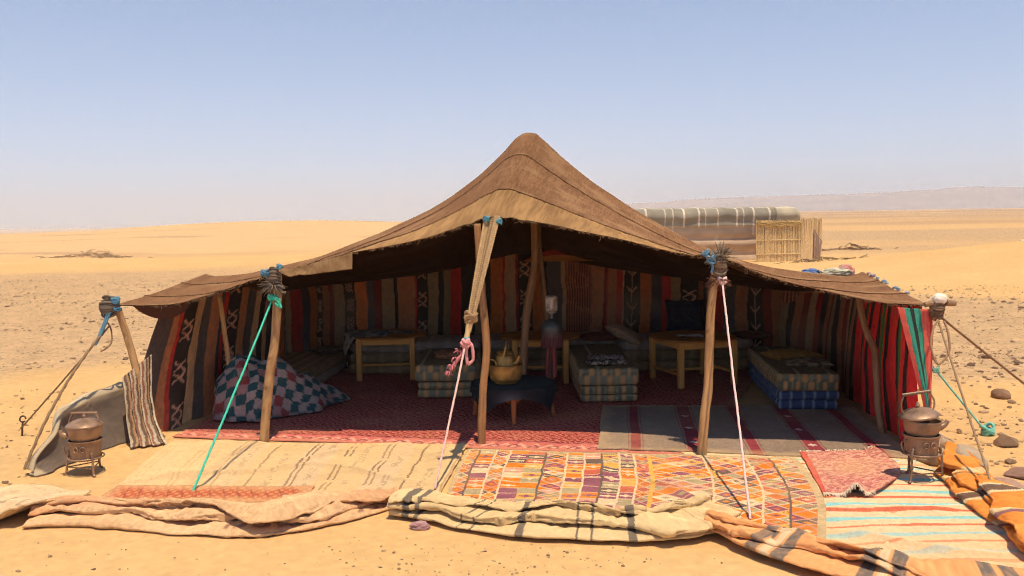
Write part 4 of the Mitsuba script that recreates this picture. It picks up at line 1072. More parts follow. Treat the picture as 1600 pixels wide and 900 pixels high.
# ------------------------------------------------------------------ furniture in the tent
def rbox(w, d, h, r, col_fn, res=.02, puff=.0, seed=0, sagz=0.0):
    """soft rounded box sitting on z=0; col_fn(p, face) -> colours"""
    parts, cols = [], []
    dims = V(w, d, h) / 2
    for ax in range(3):
        for sg in (-1, 1):
            a, b = [(1, 2), (2, 0), (0, 1)][ax]
            na, nb = max(4, int(2 * dims[a] / res)), max(4, int(2 * dims[b] / res))
            ga, gb = np.meshgrid(np.linspace(-1, 1, na), np.linspace(-1, 1, nb), indexing='ij')
            p = np.zeros((na, nb, 3)); p[..., a] = ga * dims[a]; p[..., b] = gb * dims[b]; p[..., ax] = sg * dims[ax]
            p0 = p.copy()
            core = np.clip(p, -(dims - r), dims - r)
            dd = p - core
            p = core + dd / (np.linalg.norm(dd, axis=-1, keepdims=True) + 1e-9) * r
            c = col_fn(p0 + V(0, 0, h / 2), (ax, sg))
            bulge = puff * (1 - (p0[..., a] / dims[a]) ** 2) * (1 - (p0[..., b] / dims[b]) ** 2)
            p[..., ax] += sg * bulge
            f = grid_faces(na, nb)
            if sg < 0: f = f[:, ::-1]
            parts.append((p.reshape(-1, 3), f, c.reshape(-1, 3)))
    v, f, c = join(parts)
    m = trimesh.Trimesh(v, f, process=False)
    v = v + .018 * (nz(v[:, 0] * 4, v[:, 1] * 4, v[:, 2] * 4, seed=seed) - .5)[:, None] * V(.6, .6, 1)
    v[:, 2] += h / 2
    # weld for smooth normals
    key = np.round(v / 1e-4).astype(np.int64)
    _, first, inv = np.unique(key, axis=0, return_index=True, return_inverse=True)
    f = inv.reshape(-1)[f]
    f = f[(f[:, 0] != f[:, 1]) & (f[:, 1] != f[:, 2]) & (f[:, 0] != f[:, 2])]
    return v[first], f, c[first]


def check_cloth(p, face):
    ax, sg = face
    x, z = (p[..., 0], p[..., 2]) if ax != 0 else (p[..., 1], p[..., 2])
    if ax == 2:
        c = np.broadcast_to(V(.085, .075, .055), p.shape)
        c = mixc(c, V(.22, .20, .16), (np.abs(((p[..., 0] + .03) / .155) % 1 - .5) < .035) * .8)
        return c * V(1.8, 1.5, 1.1) * (.75 + .5 * nz(p[..., 0] * 60, p[..., 1] * 8, seed=401))[..., None]
    row = np.floor(z / .105)
    ph = ((x + row * .065) / .13) % 1
    c = mixc(V(.18, .205, .175), V(.115, .135, .115), (np.sin(z * 2 * np.pi / .022) > .2) * 1.0)
    c = np.where((ph < .36)[..., None], V(.44, .28, .14), c)
    c = np.where((np.abs(ph - .68) < .05)[..., None], V(.26, .25, .18), c)
    return c * V(1.25, 1.1, .88) * (.8 + .4 * nz(x * 70, z * 70, seed=402, o=2))[..., None]


def blue_cloth(p, face):
    x = p[..., 0] if face[0] != 0 else p[..., 1]
    c = np.broadcast_to(V(.05, .08, .165), p.shape)
    return mixc(c, V(.30, .34, .40), (np.abs((x / .115) % 1 - .5) < .11) * .8) * (.75 + .5 * nz(x * 50, p[..., 2] * 50, seed=403, o=2))[..., None]


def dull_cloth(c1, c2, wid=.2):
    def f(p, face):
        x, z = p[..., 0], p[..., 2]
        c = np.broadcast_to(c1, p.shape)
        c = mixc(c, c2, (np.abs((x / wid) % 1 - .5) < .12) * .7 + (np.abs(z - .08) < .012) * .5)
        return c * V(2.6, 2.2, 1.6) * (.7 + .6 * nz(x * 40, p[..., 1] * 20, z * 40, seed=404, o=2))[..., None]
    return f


MAT = 'foam mattresses and seats in the tent'


def mattress(size, at, rz, fn, label, seed, r=.045, puff=.01):
    raw = rbox(size[0], size[1], size[2], r, fn, .02 if size[0] < .64 else (.026 if size[0] < 1.2 else .045), puff, seed)
    return add('mattress', solid([move(raw, rotz(rz), at)], 'matte', None, True), label, 'mattress', MAT)


fz = .03
# stack left of the middle pole
mattress((.66, 1.30, .10), (-.74, 10.50, fz), 0, check_cloth, 'checked mattress at the bottom of the stack left of the middle pole', 411)
mattress((.67, 1.30, .085), (-.73, 10.50, fz + .098), 0, check_cloth, 'checked mattress in the middle of the stack left of the middle pole', 412, .04)
mattress((.70, 1.32, .20), (-.75, 10.50, fz + .182), 0, check_cloth, 'thick checked mattress on top of the stack left of the middle pole', 413, .055)
# stack right of the lamp
mattress((.62, 1.85, .08), (1.03, 10.44, fz), 0, check_cloth, 'thin checked mattress at the bottom of the stack right of the lamp', 421, .035)
mattress((.62, 1.85, .10), (1.03, 10.44, fz + .078), 0, check_cloth, 'checked mattress in the middle of the stack right of the lamp', 422, .04)
mattress((.66, 1.9, .20), (1.02, 10.44, fz + .176), 0, check_cloth, 'thick checked mattress on top of the stack right of the lamp', 423, .055)
# stack at the right wall
ca = -.10
mattress((.60, 1.95, .095), (3.10, 9.98, fz), ca, blue_cloth, 'blue and white striped mattress on the floor by the right wall', 431, .035)
mattress((.61, 1.95, .095), (3.11, 9.98, fz + .093), ca, blue_cloth, 'blue and white striped mattress under the checked one by the right wall', 432, .035)
mattress((.62, 1.98, .19), (3.10, 9.97, fz + .186), ca, check_cloth, 'thick checked mattress on top of the two blue ones by the right wall', 433, .05)
# low seat along the left wall
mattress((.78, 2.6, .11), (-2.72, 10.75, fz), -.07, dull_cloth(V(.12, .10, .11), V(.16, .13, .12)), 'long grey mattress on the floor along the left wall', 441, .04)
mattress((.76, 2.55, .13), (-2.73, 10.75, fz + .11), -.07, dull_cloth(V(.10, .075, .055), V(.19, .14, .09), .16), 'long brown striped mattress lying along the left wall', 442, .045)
# low seats along the back wall: three columns of three
for i, (x0, w, nm, y0) in enumerate(((-1.28, 1.68, 'left', 11.83), (.46, 1.74, 'middle', 11.93), (2.2, 1.72, 'right', 11.78))):
    for j, nm2 in enumerate(('bottom', 'middle', 'top')):
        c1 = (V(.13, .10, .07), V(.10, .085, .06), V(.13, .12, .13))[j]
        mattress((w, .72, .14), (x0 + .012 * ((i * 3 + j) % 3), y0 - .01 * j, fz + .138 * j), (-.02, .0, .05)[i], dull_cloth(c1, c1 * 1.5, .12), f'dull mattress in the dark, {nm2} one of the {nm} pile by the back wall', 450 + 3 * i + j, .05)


def pillow(w, d, h, colf, seed, n=44):
    a = np.linspace(-1, 1, n)
    A, B = np.meshgrid(a, a, indexing='ij')
    pin = 1 - .10 * (1 - A ** 2) * np.abs(B) ** 3 - .0
    pin2 = 1 - .10 * (1 - B ** 2) * np.abs(A) ** 3
    prof = ((1 - np.abs(A) ** 2.6) * (1 - np.abs(B) ** 2.6)) ** .55
    wr_ = 1 + .5 * (nz(A * 2.5, B * 2.5, seed=seed) - .5)
    out = []
    for sg in (1, -1):
        P = np.stack([A * w / 2 * pin2, B * d / 2 * pin, sg * (h / 2 * prof * wr_ + .002)], -1)
        f = grid_faces(n, n)
        out.append((P.reshape(-1, 3), f if sg > 0 else f[:, ::-1], colf(A * w / 2, B * d / 2).reshape(-1, 3)))
    return join(out)


def plaincol(c, seed, c2=None, sc=40):
    c2 = c * .6 if c2 is None else c2
    return lambda x, y: mixc(c2, c, sstep(.3, .65, nz(x * sc, y * sc, seed=seed, o=3)))


CU = 'loose cushions in the tent'


def cushion(size, at, R, colf, label, seed):
    return add('cushion', solid([move(pillow(*size, colf, seed), R, at)], 'matte', None, True), label, 'cushion', CU)


cushion((.50, .40, .14), (1.42, 11.30, .54), rotz(-.3) @ roty(.45), plaincol(V(.42, .29, .18), 501, V(.32, .21, .13)), 'plump brown beige cushion lying at the back behind the checked stack', 501)
cushion((.48, .40, .10), (1.10, 11.45, .485), rotz(.1), plaincol(V(.17, .05, .04), 502), 'flat dark red cushion beneath the plump beige one', 502)
cushion((.52, .46, .16), (2.32, 12.0, .68), rotz(-.1) @ rotx(1.15), plaincol(V(.03, .032, .05), 503), 'dark blue cushion leaning on the back wall above the right table', 503)
cushion((.46, .38, .09), (3.05, 11.4, .49), rotz(.2), plaincol(V(.16, .07, .045), 504), 'red brown cushion at the back in the right corner', 504)
cushion((.60, .42, .11), (3.12, 9.95, fz + .42), rotz(.15), plaincol(V(.40, .22, .05), 505, V(.28, .15, .035)), 'mustard yellow cushion on the checked mattress by the right wall', 505)
cushion((.50, .36, .09), (3.14, 9.48, fz + .405), rotz(-.1), plaincol(V(.24, .19, .11), 506, V(.08, .06, .04), 22), 'mottled brown cushion at the near end of the right mattress', 506)
cushion((.44, .40, .10), (-.70, 10.30, fz + .42), rotz(.1), plaincol(V(.36, .17, .09), 507), 'rust brown cushion on the stack left of the middle pole', 507)
cushion((.40, .34, .10), (-2.45, 11.75, fz + .29), rotz(.6), plaincol(V(.15, .1, .06), 508), 'dark brown cushion at the back end of the left seat', 508)

# folded patterned blanket on the right-of-lamp stack
k = name_of('folded_blanket')
a = np.linspace(0, 1, 50); b = np.linspace(0, 1, 70)
sec = curve([(.16, .0), (-.12, .004), (-.15, .02), (-.12, .036), (.12, .036), (.15, .05), (.12, .064), (-.14, .066)], 70)
P = np.stack([1.02 + (a[:, None] - .5) * .42 * (1 - .1 * sec[None, :, 1] / .06) + 0 * b, 9.72 + sec[None, :, 0] * (1 + .12 * np.sin(a[:, None] * 5)), fz + .392 + sec[None, :, 1] * (1 + .5 * (nz(a[:, None] * 5, b[None] * 2, seed=511) - .3))], -1)
q = nz(a[:, None] * 26, b[None] * 40, seed=512, o=2)
add(k, sheet(P, mixc(V(.05, .045, .045), V(.40, .33, .28), sstep(.46, .54, q)), .008), 'folded black and white patterned blanket on the stack right of the lamp', 'blanket')


# ---- tables
def pine(p, seed):
    g = nz(p[:, 0] * 8 + p[:, 1] * 3, p[:, 1] * 8, p[:, 2] * 3, seed=seed) * .6 + nz(p[:, 0] * 50, p[:, 1] * 50, p[:, 2] * 8, seed=seed + 1) * .4
    return mixc(V(.60, .27, .06), V(.80, .44, .12), sstep(.3, .7, g))


def round_table(c, rz, R, lw, ld, label, seed):
    k = name_of('round_table')
    O = V(c[0], c[1], fz - .01)
    Rm = rotz(rz)
    H = .555

    def part(nm, raws, col=None):
        raws = [move(r, Rm, O) for r in raws]
        return add(f'{k}__{nm}', solid([(r[0], r[1], pine(r[0], seed) * (col if col is not None else 1)) for r in raws], 'wood', None, 35))
    part('tabletop', [lathe_raw([(0, H - .022), (R - .012, H - .022), (R - .002, H - .014), (R, H - .006), (R - .006, H), (0, H)], 64)], V(.62, .5, .45))
    hx, hy, l = lw / 2, ld / 2, .065
    for sx in (-1, 1):
        for sy in (-1, 1):
            part('leg', [box_raw((sx * hx, sy * hy, (H - .024) / 2), (l, l, H - .024), .006)])
    part('apron', [box_raw((0, -hy + .012, H - .067), (lw - l - .004, .022, .085), .003), box_raw((0, hy - .012, H - .067), (lw - l - .004, .022, .085), .003),
                   box_raw((-hx + .012, 0, H - .067), (.022, ld - l - .004, .085), .003), box_raw((hx - .012, 0, H - .067), (.022, ld - l - .004, .085), .003)])
    part('stretcher', [box_raw((-hx, 0, .15), (.025, ld - l - .004, .03), .003)])
    part('stretcher', [box_raw((hx, 0, .15), (.025, ld - l - .004, .03), .003)])
    part('stretcher', [box_raw((0, 0, .15), (lw - .027, .025, .028), .003)])
    tag(k, label, 'table', 'round pine tables in the tent')


round_table((-1.62, 11.50 - .1), .10, .52, .66, .62, 'round pine table at left with a cloth and papers on it', 521)
round_table((.34, 11.02), -.03, .50, .62, .56, 'round pine table in the middle behind the lamp', 531)
round_table((2.17, 10.75), .30, .52, .70, .74, 'round pine table at right before the dark blue cushion', 541)
# cloth with hanging corner and papers on the left table, napkin on the right one
tz = fz - .01 + .555
n_ = 60
A, B = np.meshgrid(np.linspace(-1, 1, n_), np.linspace(-1, 1, n_), indexing='ij')
x_ = -1.93 + A * .36; y_ = 11.32 + B * .34
rr = np.hypot(x_ + 1.62, y_ - 11.40)
over = np.maximum(rr - .525, 0)
ux, uy = (x_ + 1.62) / rr, (y_ - 11.40) / rr
x2 = -1.62 + ux * np.minimum(rr, .527 + .12 * over); y2 = 11.40 + uy * np.minimum(rr, .527 + .12 * over)
P = np.stack([x2, y2, tz + .006 + .012 * nz(A * 3, B * 3, seed=551) * (over <= 0) - over * 1.0], -1)
q = (np.abs(((A + B) * 2.2) % 1 - .5) < .22)
col = mixc(V(.08, .075, .08), V(.42, .36, .28), sstep(.42, .58, nz(A * 5, B * 5, seed=552)))
col = mixc(col, V(.5, .43, .33), (np.abs(np.maximum(np.abs(A), np.abs(B)) - .93) < .06) * .8)
add('table_cloth', sheet(P, col, .005), 'grey and cream cloth hanging over the left edge of the left table', 'cloth')
for i, (x, y, rz, lab) in enumerate(((-1.62, 11.28, .3, 'crumpled dark printed paper on the left table'), (-1.40, 11.38, -.4, 'flat sheet of paper near the right rim of the left table'))):
    A, B = np.meshgrid(np.linspace(-1, 1, 40), np.linspace(-1, 1, 30), indexing='ij')
    P = np.stack([A * .15, B * .11, .008 + .026 * nz(A * 2.5, B * 2.5, seed=561 + i)], -1) @ rotz(rz).T + V(x, y, tz + .012 * (i == 0))
    add('paper_sheet', sheet(P, mixc(V(.05, .05, .06), V(.4, .37, .33), sstep(.45, .6, nz(A * 7, B * 9, seed=563 + i))), .003), lab, 'paper')
A, B = np.meshgrid(np.linspace(-1, 1, 50), np.linspace(-1, 1, 30), indexing='ij')
P = np.stack([A * .17, B * .10, .010 + .04 * nz(A * 2.5, B * 3, seed=571)], -1) @ rotz(-.1).T + V(2.10, 10.52, tz)
add('napkin', sheet(P, mixc(V(.13, .06, .05), V(.5, .42, .36), sstep(.5, .58, nz(A * 3, B * 4, seed=572))), .005), 'crumpled red and white napkin on the right table', 'cloth')

# low table with dark cloth
k = name_of('low_table')
LC = V(.0, 8.93, 0)
lw = V(.40, .13, .035)
H = .36
for i, a in enumerate((-1.57, 0.06, 1.57, 3.08)):
    r0 = V(math.cos(a), math.sin(a), 0)
    pts = curve([LC + r0 * .40 + V(0, 0, fz), LC + r0 * .385 + V(0, 0, .12), LC + r0 * .37 + V(0, 0, .22), LC + r0 * .36 + V(0, 0, H - .02)], 16)
    add(f'{k}__leg', solid([tube_raw(pts, np.linspace(.020, .032, 16), 10)], 'wood', lw, True))
    a2 = a + math.pi / 2
    q0, q1 = LC + r0 * .355 + V(0, 0, .26), LC + V(math.cos(a2), math.sin(a2), 0) * .355 + V(0, 0, .26)
    mid = (q0 + q1) / 2 + V(0, 0, .035)
    add(f'{k}__apron', solid([tube_raw(curve([q0 + (q1 - q0) * .06 - V(0, 0, .03), mid, q1 - (q1 - q0) * .06 - V(0, 0, .03)], 14), .018, 8)], 'wood', lw * .9, True))
add(f'{k}__tabletop', solid([lathe_raw([(0, H - .02), (.40, H - .02), (.41, H - .01), (.40, H), (0, H)], 48, LC)], 'wood', lw, 35))
tag(k, 'low reddish wood table under the brass pot', 'table')
nr, na = 40, 160
rr = np.linspace(0.0, 1.0, nr); an = np.linspace(0, 2 * np.pi, na)
R_, A_2 = np.meshgrid(rr, an, indexing='ij')
sq = 1 / np.maximum(np.abs(np.cos(A_2 - .12)), np.abs(np.sin(A_2 - .12)))      # a square cloth, corners hang lower
Lr = .52 * sq ** .75 * R_ * 1.0
over = np.maximum(Lr - .425, 0)
rad = np.minimum(Lr, .425) + over * (.10 + .10 * np.sin(A_2 * 7 + .6) + .05 * np.sin(A_2 * 13))
P = np.stack([LC[0] + rad * np.cos(A_2), LC[1] + rad * np.sin(A_2), H + .008 + .004 * nz(rad * np.cos(A_2) * 9, rad * np.sin(A_2) * 9, seed=581) - over * .98], -1)
gp = np.exp(-(((P[..., 0] + .03) / .11) ** 2) - (((P[..., 2] - .25) / .08) ** 2)) * (P[..., 1] < 8.7)  # soft grey highlight painted on the hanging front of the cloth
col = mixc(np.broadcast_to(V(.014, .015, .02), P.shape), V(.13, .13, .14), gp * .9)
col = mixc(col, V(.03, .045, .045), (Lr < .40) * .4 + .25 * nz(P[..., 0] * 12, P[..., 1] * 12, P[..., 2] * 12, seed=582))
add('dark_tablecloth', sheet(P, col, .006), 'dark navy cloth draped over the low table', 'tablecloth')

br1, br2 = V(.50, .30, .08), V(.30, .17, .05)


def patina(raw, seed, c1=br1, c2=br2, sc=18):
    p = raw[0]
    return (p, raw[1], mixc(c2, c1, sstep(.3, .65, nz(p[:, 0] * sc, p[:, 1] * sc, p[:, 2] * sc, seed=seed))))


def arc_handle(c, w, h, r, plane=0.0, n=24):
    a = np.linspace(0, np.pi, n)
    pts = np.stack([w * np.cos(a), 0 * a, h * np.sin(a)], -1) @ rotz(plane).T + np.asarray(c)
    return tube_raw(pts, r, 8)


k = name_of('brass_pot')
pc = V(-.075, 8.86, H + .016)
add(f'{k}__body', solid([patina(lathe_raw([(0, 0), (.10, 0), (.115, .006), (.12, .02), (.145, .035), (.158, .06), (.162, .13), (.166, .175), (.175, .182), (.176, .19), (.166, .192), (.158, .185), (.152, .12), (.14, .05), (0, .03)], 56, pc), 591)], 'metal', None, 35))
for sgn in (-1, 1):
    a = np.linspace(-.3, np.pi + .3, 20)
    pts = np.stack([.05 * np.cos(a), 0 * a, .055 * np.sin(a)], -1) @ rotz(.5 * sgn).T + pc + V(sgn * .135, -.02 + .03 * sgn, .19)
    add(f'{k}__handle', solid([patina(tube_raw(pts, .008, 8), 592)], 'metal', None, True))
tag(k, 'wide brass pot with ring handles on the low table', 'pot')
k = name_of('brass_kettle')
kc = pc + V(.0, .0, .045)
add(f'{k}__body', solid([patina(lathe_raw([(0, 0), (.09, 0), (.11, .03), (.115, .09), (.11, .15), (.10, .20), (.09, .235), (.07, .25), (0, .25)], 48, kc), 593, br1 * .8, br2 * .7)], 'metal', None, 35))
add(f'{k}__lid', solid([patina(lathe_raw([(0, .249), (.085, .250), (.09, .258), (.07, .275), (.03, .285), (.012, .29), (.016, .30), (.012, .312), (0, .315)], 40, kc), 594, br1 * .9, br2 * .7)], 'metal', None, 35))
add(f'{k}__handle', solid([patina(tube_raw(curve([kc + V(-.02, -.085, .23), kc + V(.0, -.075, .31), kc + V(.015, -.01, .375), kc + V(.03, .06, .33), kc + V(.02, .085, .23)], 26), .009, 8), 595)], 'metal', None, True))
add(f'{k}__spout', solid([patina(tube_raw(curve([kc + V(.08, -.06, .15), kc + V(.12, -.10, .19), kc + V(.135, -.12, .25)], 16), np.linspace(.024, .012, 16), 10), 596)], 'metal', None, True))
tag(k, 'brass kettle with a hooped handle standing inside the brass pot', 'kettle')

# gas lamp on tripod legs
k = name_of('gas_lamp')
gc = V(.405, 9.21, H + .012)
pur, rdl = V(.13, .035, .05), V(.22, .04, .05)
for i, a in enumerate((-1.2, .9, 3.0)):
    d = V(math.cos(a), math.sin(a), 0)
    add(f'{k}__leg', solid([tube_raw(np.array([gc + d * .055, gc + d * .05 + V(0, 0, .15), gc + d * .035 + V(0, 0, .33)]), [.017, .02, .016], 8)], 'wood', rdl, True))
nA, nZ = 96, 14
A, Zz = np.meshgrid(np.linspace(0, 2 * np.pi, nA), np.linspace(0, 1, nZ), indexing='ij')
rf = .112 * (1 + .05 * np.sin(A * 22)) * (1 - .12 * Zz)
P = np.stack([gc[0] + rf * np.cos(A), gc[1] + rf * np.sin(A), gc[2] + .32 + .175 * Zz - .012 * np.sin(A * 22) * (1 - Zz)], -1)
colr = mixc(np.broadcast_to(V(.06, .025, .035), P.shape), V(.14, .05, .05), .5 + .5 * np.sin(A * 22))
add(f'{k}__fringe', sheet(P, colr, .006), 'dark purple pleated fringe')
add(f'{k}__bottle', solid([lathe_raw([(0, .33), (.10, .34), (.108, .47), (.114, .50), (.108, .54), (.085, .575), (.05, .592), (.03, .60), (.02, .605), (.018, .63), (.024, .632), (.024, .65), (0, .652)], 48, gc)], 'metal', V(.07, .085, .09), 35), 'grey blue gas bottle')
add(f'{k}__burner', solid([lathe_raw([(.0, .652), (.03, .652), (.034, .66), (.05, .664), (.05, .675), (.018, .68), (0, .68)], 32, gc)], 'metal', V(.25, .24, .22), 35))
gl = lathe_raw([(.045, .68), (.060, .69), (.063, .72), (.062, .80), (.058, .835), (.045, .845), (0, .85)], 40, gc)
glc = mixc(V(.2, .16, .13), V(.52, .48, .43), sstep(.38, .55, nz(gl[0][:, 0] * 30, gl[0][:, 1] * 30, gl[0][:, 2] * 18, seed=601)))
add(f'{k}__lamp_glass', solid([(gl[0], gl[1], glc)], 'wood', None, 35), 'sooty white lamp glass')
tag(k, 'gas lamp with white glass on a grey bottle with a purple fringe', 'lamp')

# quilt bundle
k = name_of('quilt_bundle')
nt, npn = 90, 200
th, ph = np.linspace(0.02, 1, nt), np.linspace(0, 2 * np.pi, npn)
TH, PH = np.meshgrid(th, ph, indexing='ij')
Rx = .42 + .07 * np.cos(PH - .9) + .07 * np.sin(2 * PH + .7) + .05 * np.sin(3 * PH)
tail = np.exp(-(((PH - .75 + np.pi) % (2 * np.pi) - np.pi) / .30) ** 2)
rad = np.sin(TH * np.pi / 2) ** 1.0
prof = np.cos(TH * np.pi / 2) ** .62
hgt = (.50 + .07 * np.cos(PH - 2.6) * TH) * (1 + .30 * (nz(np.cos(PH) * TH * 2.5, np.sin(PH) * TH * 2.5, seed=611) - .5))
rim = 1 + .10 * np.sin(PH * 5 + 1) * TH ** 3 + .07 * np.sin(PH * 9) * TH ** 4
xx = -2.67 + Rx * rad * rim * np.cos(PH) * 1.0 + tail * TH ** 2 * .46
yy = 9.12 + Rx * rad * rim * np.sin(PH) * 1.0 + tail * TH ** 2 * .34
crs = 1 - np.abs(2 * nz(xx * 3.2 + yy, yy * 2.2 - xx, seed=615, o=3) - 1) * 2
zz = fz + .012 + hgt * prof * (1 - .6 * tail * TH) + (.05 * np.sin(PH * 7 + TH * 5) * TH + .10 * np.clip(crs, -.5, 1)) * (1 - TH ** 3) + .03 * (nz(xx * 7, yy * 7, seed=612) - .5) * (1 - TH)
P = np.stack([xx, yy, zz], -1)
arcl = np.cumsum(np.linalg.norm(np.diff(P, axis=0, prepend=P[:1]), axis=-1), axis=0)
qa, qb = (xx + 3) * 1.0 + .22 * yy + .45 * np.maximum(xx + 2.67, 0) * (1 - zz), 20 - (.9 * yy + 1.05 * zz) + .22 * xx
qa = qa + .02 * np.sin(qb * 9); qb = qb + .02 * np.sin(qa * 8)
ia, ib = np.floor(qa / .115), np.floor(qb / .115)
qp = np.array([V(.03, .085, .095), V(.33, .26, .25), V(.035, .095, .105), V(.37, .29, .26), V(.24, .06, .06), V(.33, .19, .18)])
rq = hashr(ia, ib, 4)
chk = (ia + ib) % 2 == 0
cq = np.where(chk[..., None], np.where((rq > .25)[..., None], qp[0], qp[4]), np.where((rq > .35)[..., None], qp[3], np.where((rq > .15)[..., None], qp[5], qp[1])))
add(k, sheet(P, cq * (.8 + .4 * nz(qa * 50, qb * 50, seed=613, o=2))[..., None], .012), 'bundled patchwork quilt of teal, grey and dark red squares inside at left', 'quilt')


# ------------------------------------------------------------------ the two kettles on braziers
def brazier_set(c, scale, tilt, lids, seed, lab_b, lab_k, lh, cA=V(.37, .235, .15), cB=V(.22, .135, .09)):
    k = name_of('brazier')
    c = np.asarray(c, float)
    q = lambda raw: patina((raw[0] * scale + c, raw[1]), seed, cA, cB, 14)
    add(f'{k}__bowl', solid([q(lathe_raw([(0, lh), (.108, lh), (.116, lh + .006), (.118, lh + .02), (.114, lh + .03), (.122, lh + .14), (.132, lh + .152), (.132, lh + .16), (.122, lh + .16), (.110, lh + .05), (0, lh + .04)], 48))], 'metal', None, 35))
    a = np.linspace(0, 2 * np.pi, 60)
    add(f'{k}__ring', solid([q(tube_raw(np.stack([.135 * np.cos(a), .135 * np.sin(a), lh + .018 + 0 * a], -1), .007, 8))], 'metal', None, True))
    for i in range(3):
        an = -.9 + i * 2.094 + tilt
        d = V(math.cos(an), math.sin(an), 0)
        add(f'{k}__leg', solid([q(tube_raw(curve([d * .125 + V(0, 0, lh + .07), d * .14 + V(0, 0, lh), d * .145 + V(0, 0, .07), d * .155 + V(0, 0, .015), d * .175 + V(0, 0, .006)], 26), np.interp(np.linspace(0, 1, 26), [0, .3, .5, .55, .6, 1], [.012, .009, .009, .015, .009, .009]), 8))], 'metal', None, True))
    for i in range(3):
        a0, a1 = -.9 + i * 2.094 + tilt, -.9 + (i + 1) * 2.094 + tilt
        add(f'{k}__brace', solid([q(tube_raw(np.array([V(math.cos(a0), math.sin(a0), 0) * .146 + V(0, 0, .062), V(math.cos(a1), math.sin(a1), 0) * .146 + V(0, 0, .062)]), .005, 6))], 'metal', None, True))
    for dx in (-.02, .035):
        an = -1.57 + dx * 8
        pts = np.stack([.020 * np.cos(a), 0 * a, .020 * np.sin(a)], -1) @ rotz(an + 1.57).T + V(.124 * math.cos(an), .128 * math.sin(an), lh + .10)
        add(f'{k}__ring_handle', solid([q(tube_raw(pts, .005, 8))], 'metal', None, True))
    add(f'{k}__side_handle', solid([q(tube_raw(curve([(-.118, -.02, lh + .12), (-.16, -.03, lh + .10), (-.155, -.03, lh + .06), (-.125, -.02, lh + .04)], 16), .006, 8))], 'metal', None, True))
    tag(k, lab_b, 'brazier', 'metal braziers standing in front of the tent')
    kk = name_of('kettle')
    b = lh + .150
    Rk = rotx(0) @ roty(lids[0])
    o = V(0, 0, b)
    q2 = lambda raw: patina(((raw[0] @ Rk.T + o) * scale + c, raw[1]), seed + 5, cA * 1.05, cB, 14)
    add(f'{kk}__body', solid([q2(lathe_raw([(0, .0), (.085, .0), (.105, .010), (.122, .045), (.130, .085), (.132, .108), (.136, .112), (.134, .118), (.126, .116), (.118, .06), (0, .03)], 48))], 'metal', None, 35))
    Rl = roty(lids[1]); ol = V(lids[2], 0, b + .114 + lids[3])
    q3 = lambda raw: patina(((raw[0] @ Rl.T + ol) * scale + c, raw[1]), seed + 6, cA * 1.15, cB, 14)
    add(f'{kk}__lid', solid([q3(lathe_raw([(.0, -.004), (.134, -.004), (.141, .002), (.140, .012), (.120, .030), (.085, .048), (.05, .058), (.02, .064), (.012, .07), (.018, .082), (.012, .094), (.006, .108), (0, .112)], 48))], 'metal', None, 35))
    hz = .225
    hp = curve([(-.105, 0, .08), (-.125, 0, .14), (-.105, 0, .20), (-.09, 0, hz)], 20)
    hp2 = hp * V(-1, 1, 1)
    qh = q3 if lids[4] else q2
    for hh in (hp, hp2):
        add(f'{kk}__handle_arm', solid([qh(tube_raw(hh - V(0, 0, .05 if lids[4] else 0), .007, 8))], 'metal', None, True))
    add(f'{kk}__grip', solid([qh(tube_raw(np.array([(-.105, 0, hz), (.105, 0, hz)]) - V(0, 0, .05 if lids[4] else 0), .013 if lids[4] else .009, 10))], 'metal', None, True))
    add(f'{kk}__spout', solid([q2(tube_raw(curve([(-.118, -.05, .05), (-.15, -.065, .065), (-.165, -.07, .10)] if not lids[4] else [(.10, -.02, .06), (.15, -.02, .08), (.18, -.02, .12)], 16), np.linspace(.028, .015, 16), 10))], 'metal', None, True))
    tag(kk, lab_k, 'kettle', 'metal kettles on braziers')


gz = float(ground_h(-3.46, 7.12)) + .004
brazier_set((-3.46, 7.12, gz), 1.0, .1, (0.0, 0.0, 0.0, .004, False), 621, 'old brass brazier on thin legs before the grey wind break', 'round brass kettle with a knob lid before the grey wind break', .12)
gz = float(floor_z(3.03, 6.56, .2)) + .008
brazier_set((3.03, 6.56, gz), 1.0, .55, (.03, -.14, -.02, .03, True), 631, 'copper brown brazier standing on the striped blanket at right', 'copper kettle with its lid askew on the right brazier', .185, V(.31, .20, .135), V(.18, .115, .08))


# ------------------------------------------------------------------ rocks
def rock_raw(c, size, seed, sub=3, squash=(1, 1, .7)):
    ico = trimesh.creation.icosphere(sub)
    v = np.array(ico.vertices)
    rg = np.random.default_rng(seed)
    for _ in range(9):                                     # cut a few planes
        d = rg.normal(size=3); d /= np.linalg.norm(d)
        h = rg.uniform(.55, .9)
        ex = np.maximum(v @ d - h, 0)
        v = v - ex[:, None] * d * .85
    v = v * (1 + .28 * (nz(v[:, 0] * 1.7, v[:, 1] * 1.7, v[:, 2] * 1.7, seed=seed) - .5) + .10 * (nz(v[:, 0] * 6, v[:, 1] * 6, v[:, 2] * 6, seed=seed + 1) - .5))[:, None]
    return (v * np.asarray(squash) * size) @ rotz(rg.uniform(0, 6)).T + np.asarray(c), np.array(ico.faces), v


